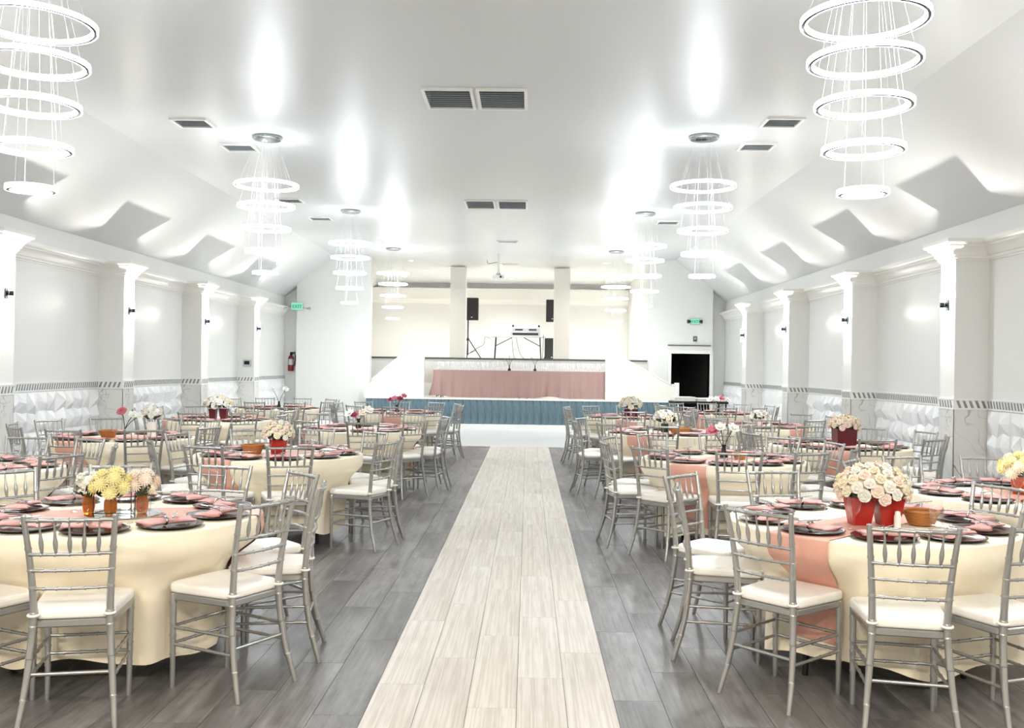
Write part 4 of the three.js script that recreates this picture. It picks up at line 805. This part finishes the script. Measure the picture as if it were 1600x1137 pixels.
// ---------------------------------------------------------------- signs and wall fittings
{
  const cv = document.createElement('canvas'); cv.width = 256; cv.height = 160; const g = cv.getContext('2d');
  g.fillStyle = '#8fe6c4'; g.fillRect(0, 0, 256, 160); g.fillStyle = '#128a5a'; g.font = 'bold 104px sans-serif'; g.textAlign = 'center'; g.textBaseline = 'middle'; g.fillText('EXIT', 128, 84);
  const et = new THREE.CanvasTexture(cv); et.colorSpace = THREE.SRGBColorSpace;
  const face = new THREE.MeshStandardMaterial({ color: 0x777777, map: et, emissive: 0xffffff, emissiveMap: et, emissiveIntensity: 0.26, roughness: 0.4 });
  function exitSign(label, at, sc) {
    const t = thing('exit_sign', label, 'sign', at); t.scale.setScalar(sc);
    part('housing', new RoundedBoxGeometry(0.32, 0.21, 0.05, 2, 0.01), M.equipment, t); part('sign_face', new THREE.PlaneGeometry(0.3, 0.19).translate(0, 0, 0.0262), face, t, 'green lit face reading EXIT');
    return t;
  }
  const a = exitSign('green lit exit sign with lamp arms above the fire extinguisher', [-6.2, 3.16, 25.6], 1);
  part('bracket', new THREE.BoxGeometry(0.04, 0.05, 0.32).translate(0, 0, -0.16), M.equipment, a);
  for (const s of [-1, 1]) { part('lamp_arm', rod([[s * 0.16, -0.02, 0], [s * 0.26, -0.06, 0.02]], 0.012, { seg: 1 }), M.equipment, a); part('lamp_head', rod([[s * 0.25, -0.06, 0.02], [s * 0.36, -0.055, 0.05]], t => 0.018 + 0.02 * t, { radial: 10, seg: 2 }), M.equipment, a); }
  const b = exitSign('green lit exit sign with lamp heads above the dark doorway', [4.47, 2.91, END - 0.028], 0.8);
  for (const s of [-1, 1]) part('lamp_head', rod([[s * 0.15, 0.0, 0.01], [s * 0.24, -0.01, 0.05]], t => 0.035 + 0.03 * t, { radial: 12, seg: 2 }), M.darkChrome, b);
  const st = thing('alarm_strobe', 'small dark alarm strobe between the exit sign and the doorway', 'alarm', [4.48, 2.44, END - 0.001]);
  part('plate', new RoundedBoxGeometry(0.1, 0.14, 0.03, 2, 0.01).translate(0, 0, 0.015), M.darkTrim, st); part('lens', new RoundedBoxGeometry(0.05, 0.06, 0.03, 2, 0.01).translate(0, 0.01, 0.04), M.equipment, st);
  const e = thing('fire_extinguisher', 'dark red fire extinguisher hanging on the wall return', 'extinguisher', [-6.47, 1.42, END + 0.2]);
  part('cylinder', lathe([[0, 0], [0.075, 0.005], [0.08, 0.03], [0.08, 0.34], [0.06, 0.4], [0.03, 0.43], [0, 0.43]], 20), M.extinguisher, e); part('label_band', lathe([[0.081, 0.17], [0.081, 0.33]], 20), M.equipment, e, 'grey label');
  part('valve', rod([[0, 0.42, 0], [0, 0.5, 0]], 0.028, { seg: 1 }), M.nearBlack, e); part('handle', new THREE.BoxGeometry(0.14, 0.03, 0.03).translate(0.05, 0.51, 0), M.nearBlack, e); part('hose', rod([[0, 0.47, 0.02], [0.1, 0.48, 0.02], [0.13, 0.35, 0.03], [0.1, 0.15, 0.03]], 0.015, { radial: 7, seg: 10 }), M.nearBlack, e);
  const th = thing('wall_thermostat', 'small grey control panel on a pilaster side', 'thermostat', [-6.44, 1.62, columns[8] - 0.001]);
  part('casing', new RoundedBoxGeometry(0.19, 0.16, 0.035, 2, 0.01).translate(0, 0, 0.018), M.equipment, th); part('display', new THREE.BoxGeometry(0.12, 0.08, 0.006).translate(0, 0.01, 0.037), M.nearBlack, th);
  // cart with white linens before the doorway
  const ct = thing('service_cart', 'low dark cart before the doorway loaded with linens', 'cart', [3.95, 0, 22.3], 0.12);
  part('shelf', new RoundedBoxGeometry(1.25, 0.05, 0.6, 2, 0.01).translate(0, 0.86, 0), M.nearBlack, ct); part('shelf', new RoundedBoxGeometry(1.25, 0.04, 0.6, 2, 0.01).translate(0, 0.3, 0), M.nearBlack, ct);
  for (const s of [-1, 1]) for (const z of [-0.25, 0.25]) { part('upright', rod([[s * 0.58, 0.06, z], [s * 0.58, 0.86, z]], 0.018, { seg: 1 }), M.nearBlack, ct); part('wheel', new THREE.CylinderGeometry(0.045, 0.045, 0.03, 14).rotateX(Math.PI / 2).translate(s * 0.58, 0.045, z), M.black, ct); }
  for (const [dx, w, h, k] of [[-0.36, 0.5, 0.1, 'thickest'], [0.14, 0.46, 0.075, 'middle'], [0.5, 0.2, 0.05, 'smallest']]) {
    const l = thing('linen_stack', `folded white linens on the dark cart, the ${k} pile`, 'linen', [3.95 + dx, 0.886, 22.3 + dx * 0.12], 0.12);
    const n = Math.round(h / 0.025); for (let q = 0; q < n; q++) part('folded_linen', new RoundedBoxGeometry(w * rr(0.94, 1), 0.024, 0.44 * rr(0.92, 1), 2, 0.01).translate(rr(-0.01, 0.01), 0.0125 + q * 0.025, 0), M.whiteCloth, l);
  }
}

scene.traverse(o => { if (o.isMesh) { o.castShadow = true; o.receiveShadow = true; } });
scene.add(camera);
renderer.render(scene, camera);
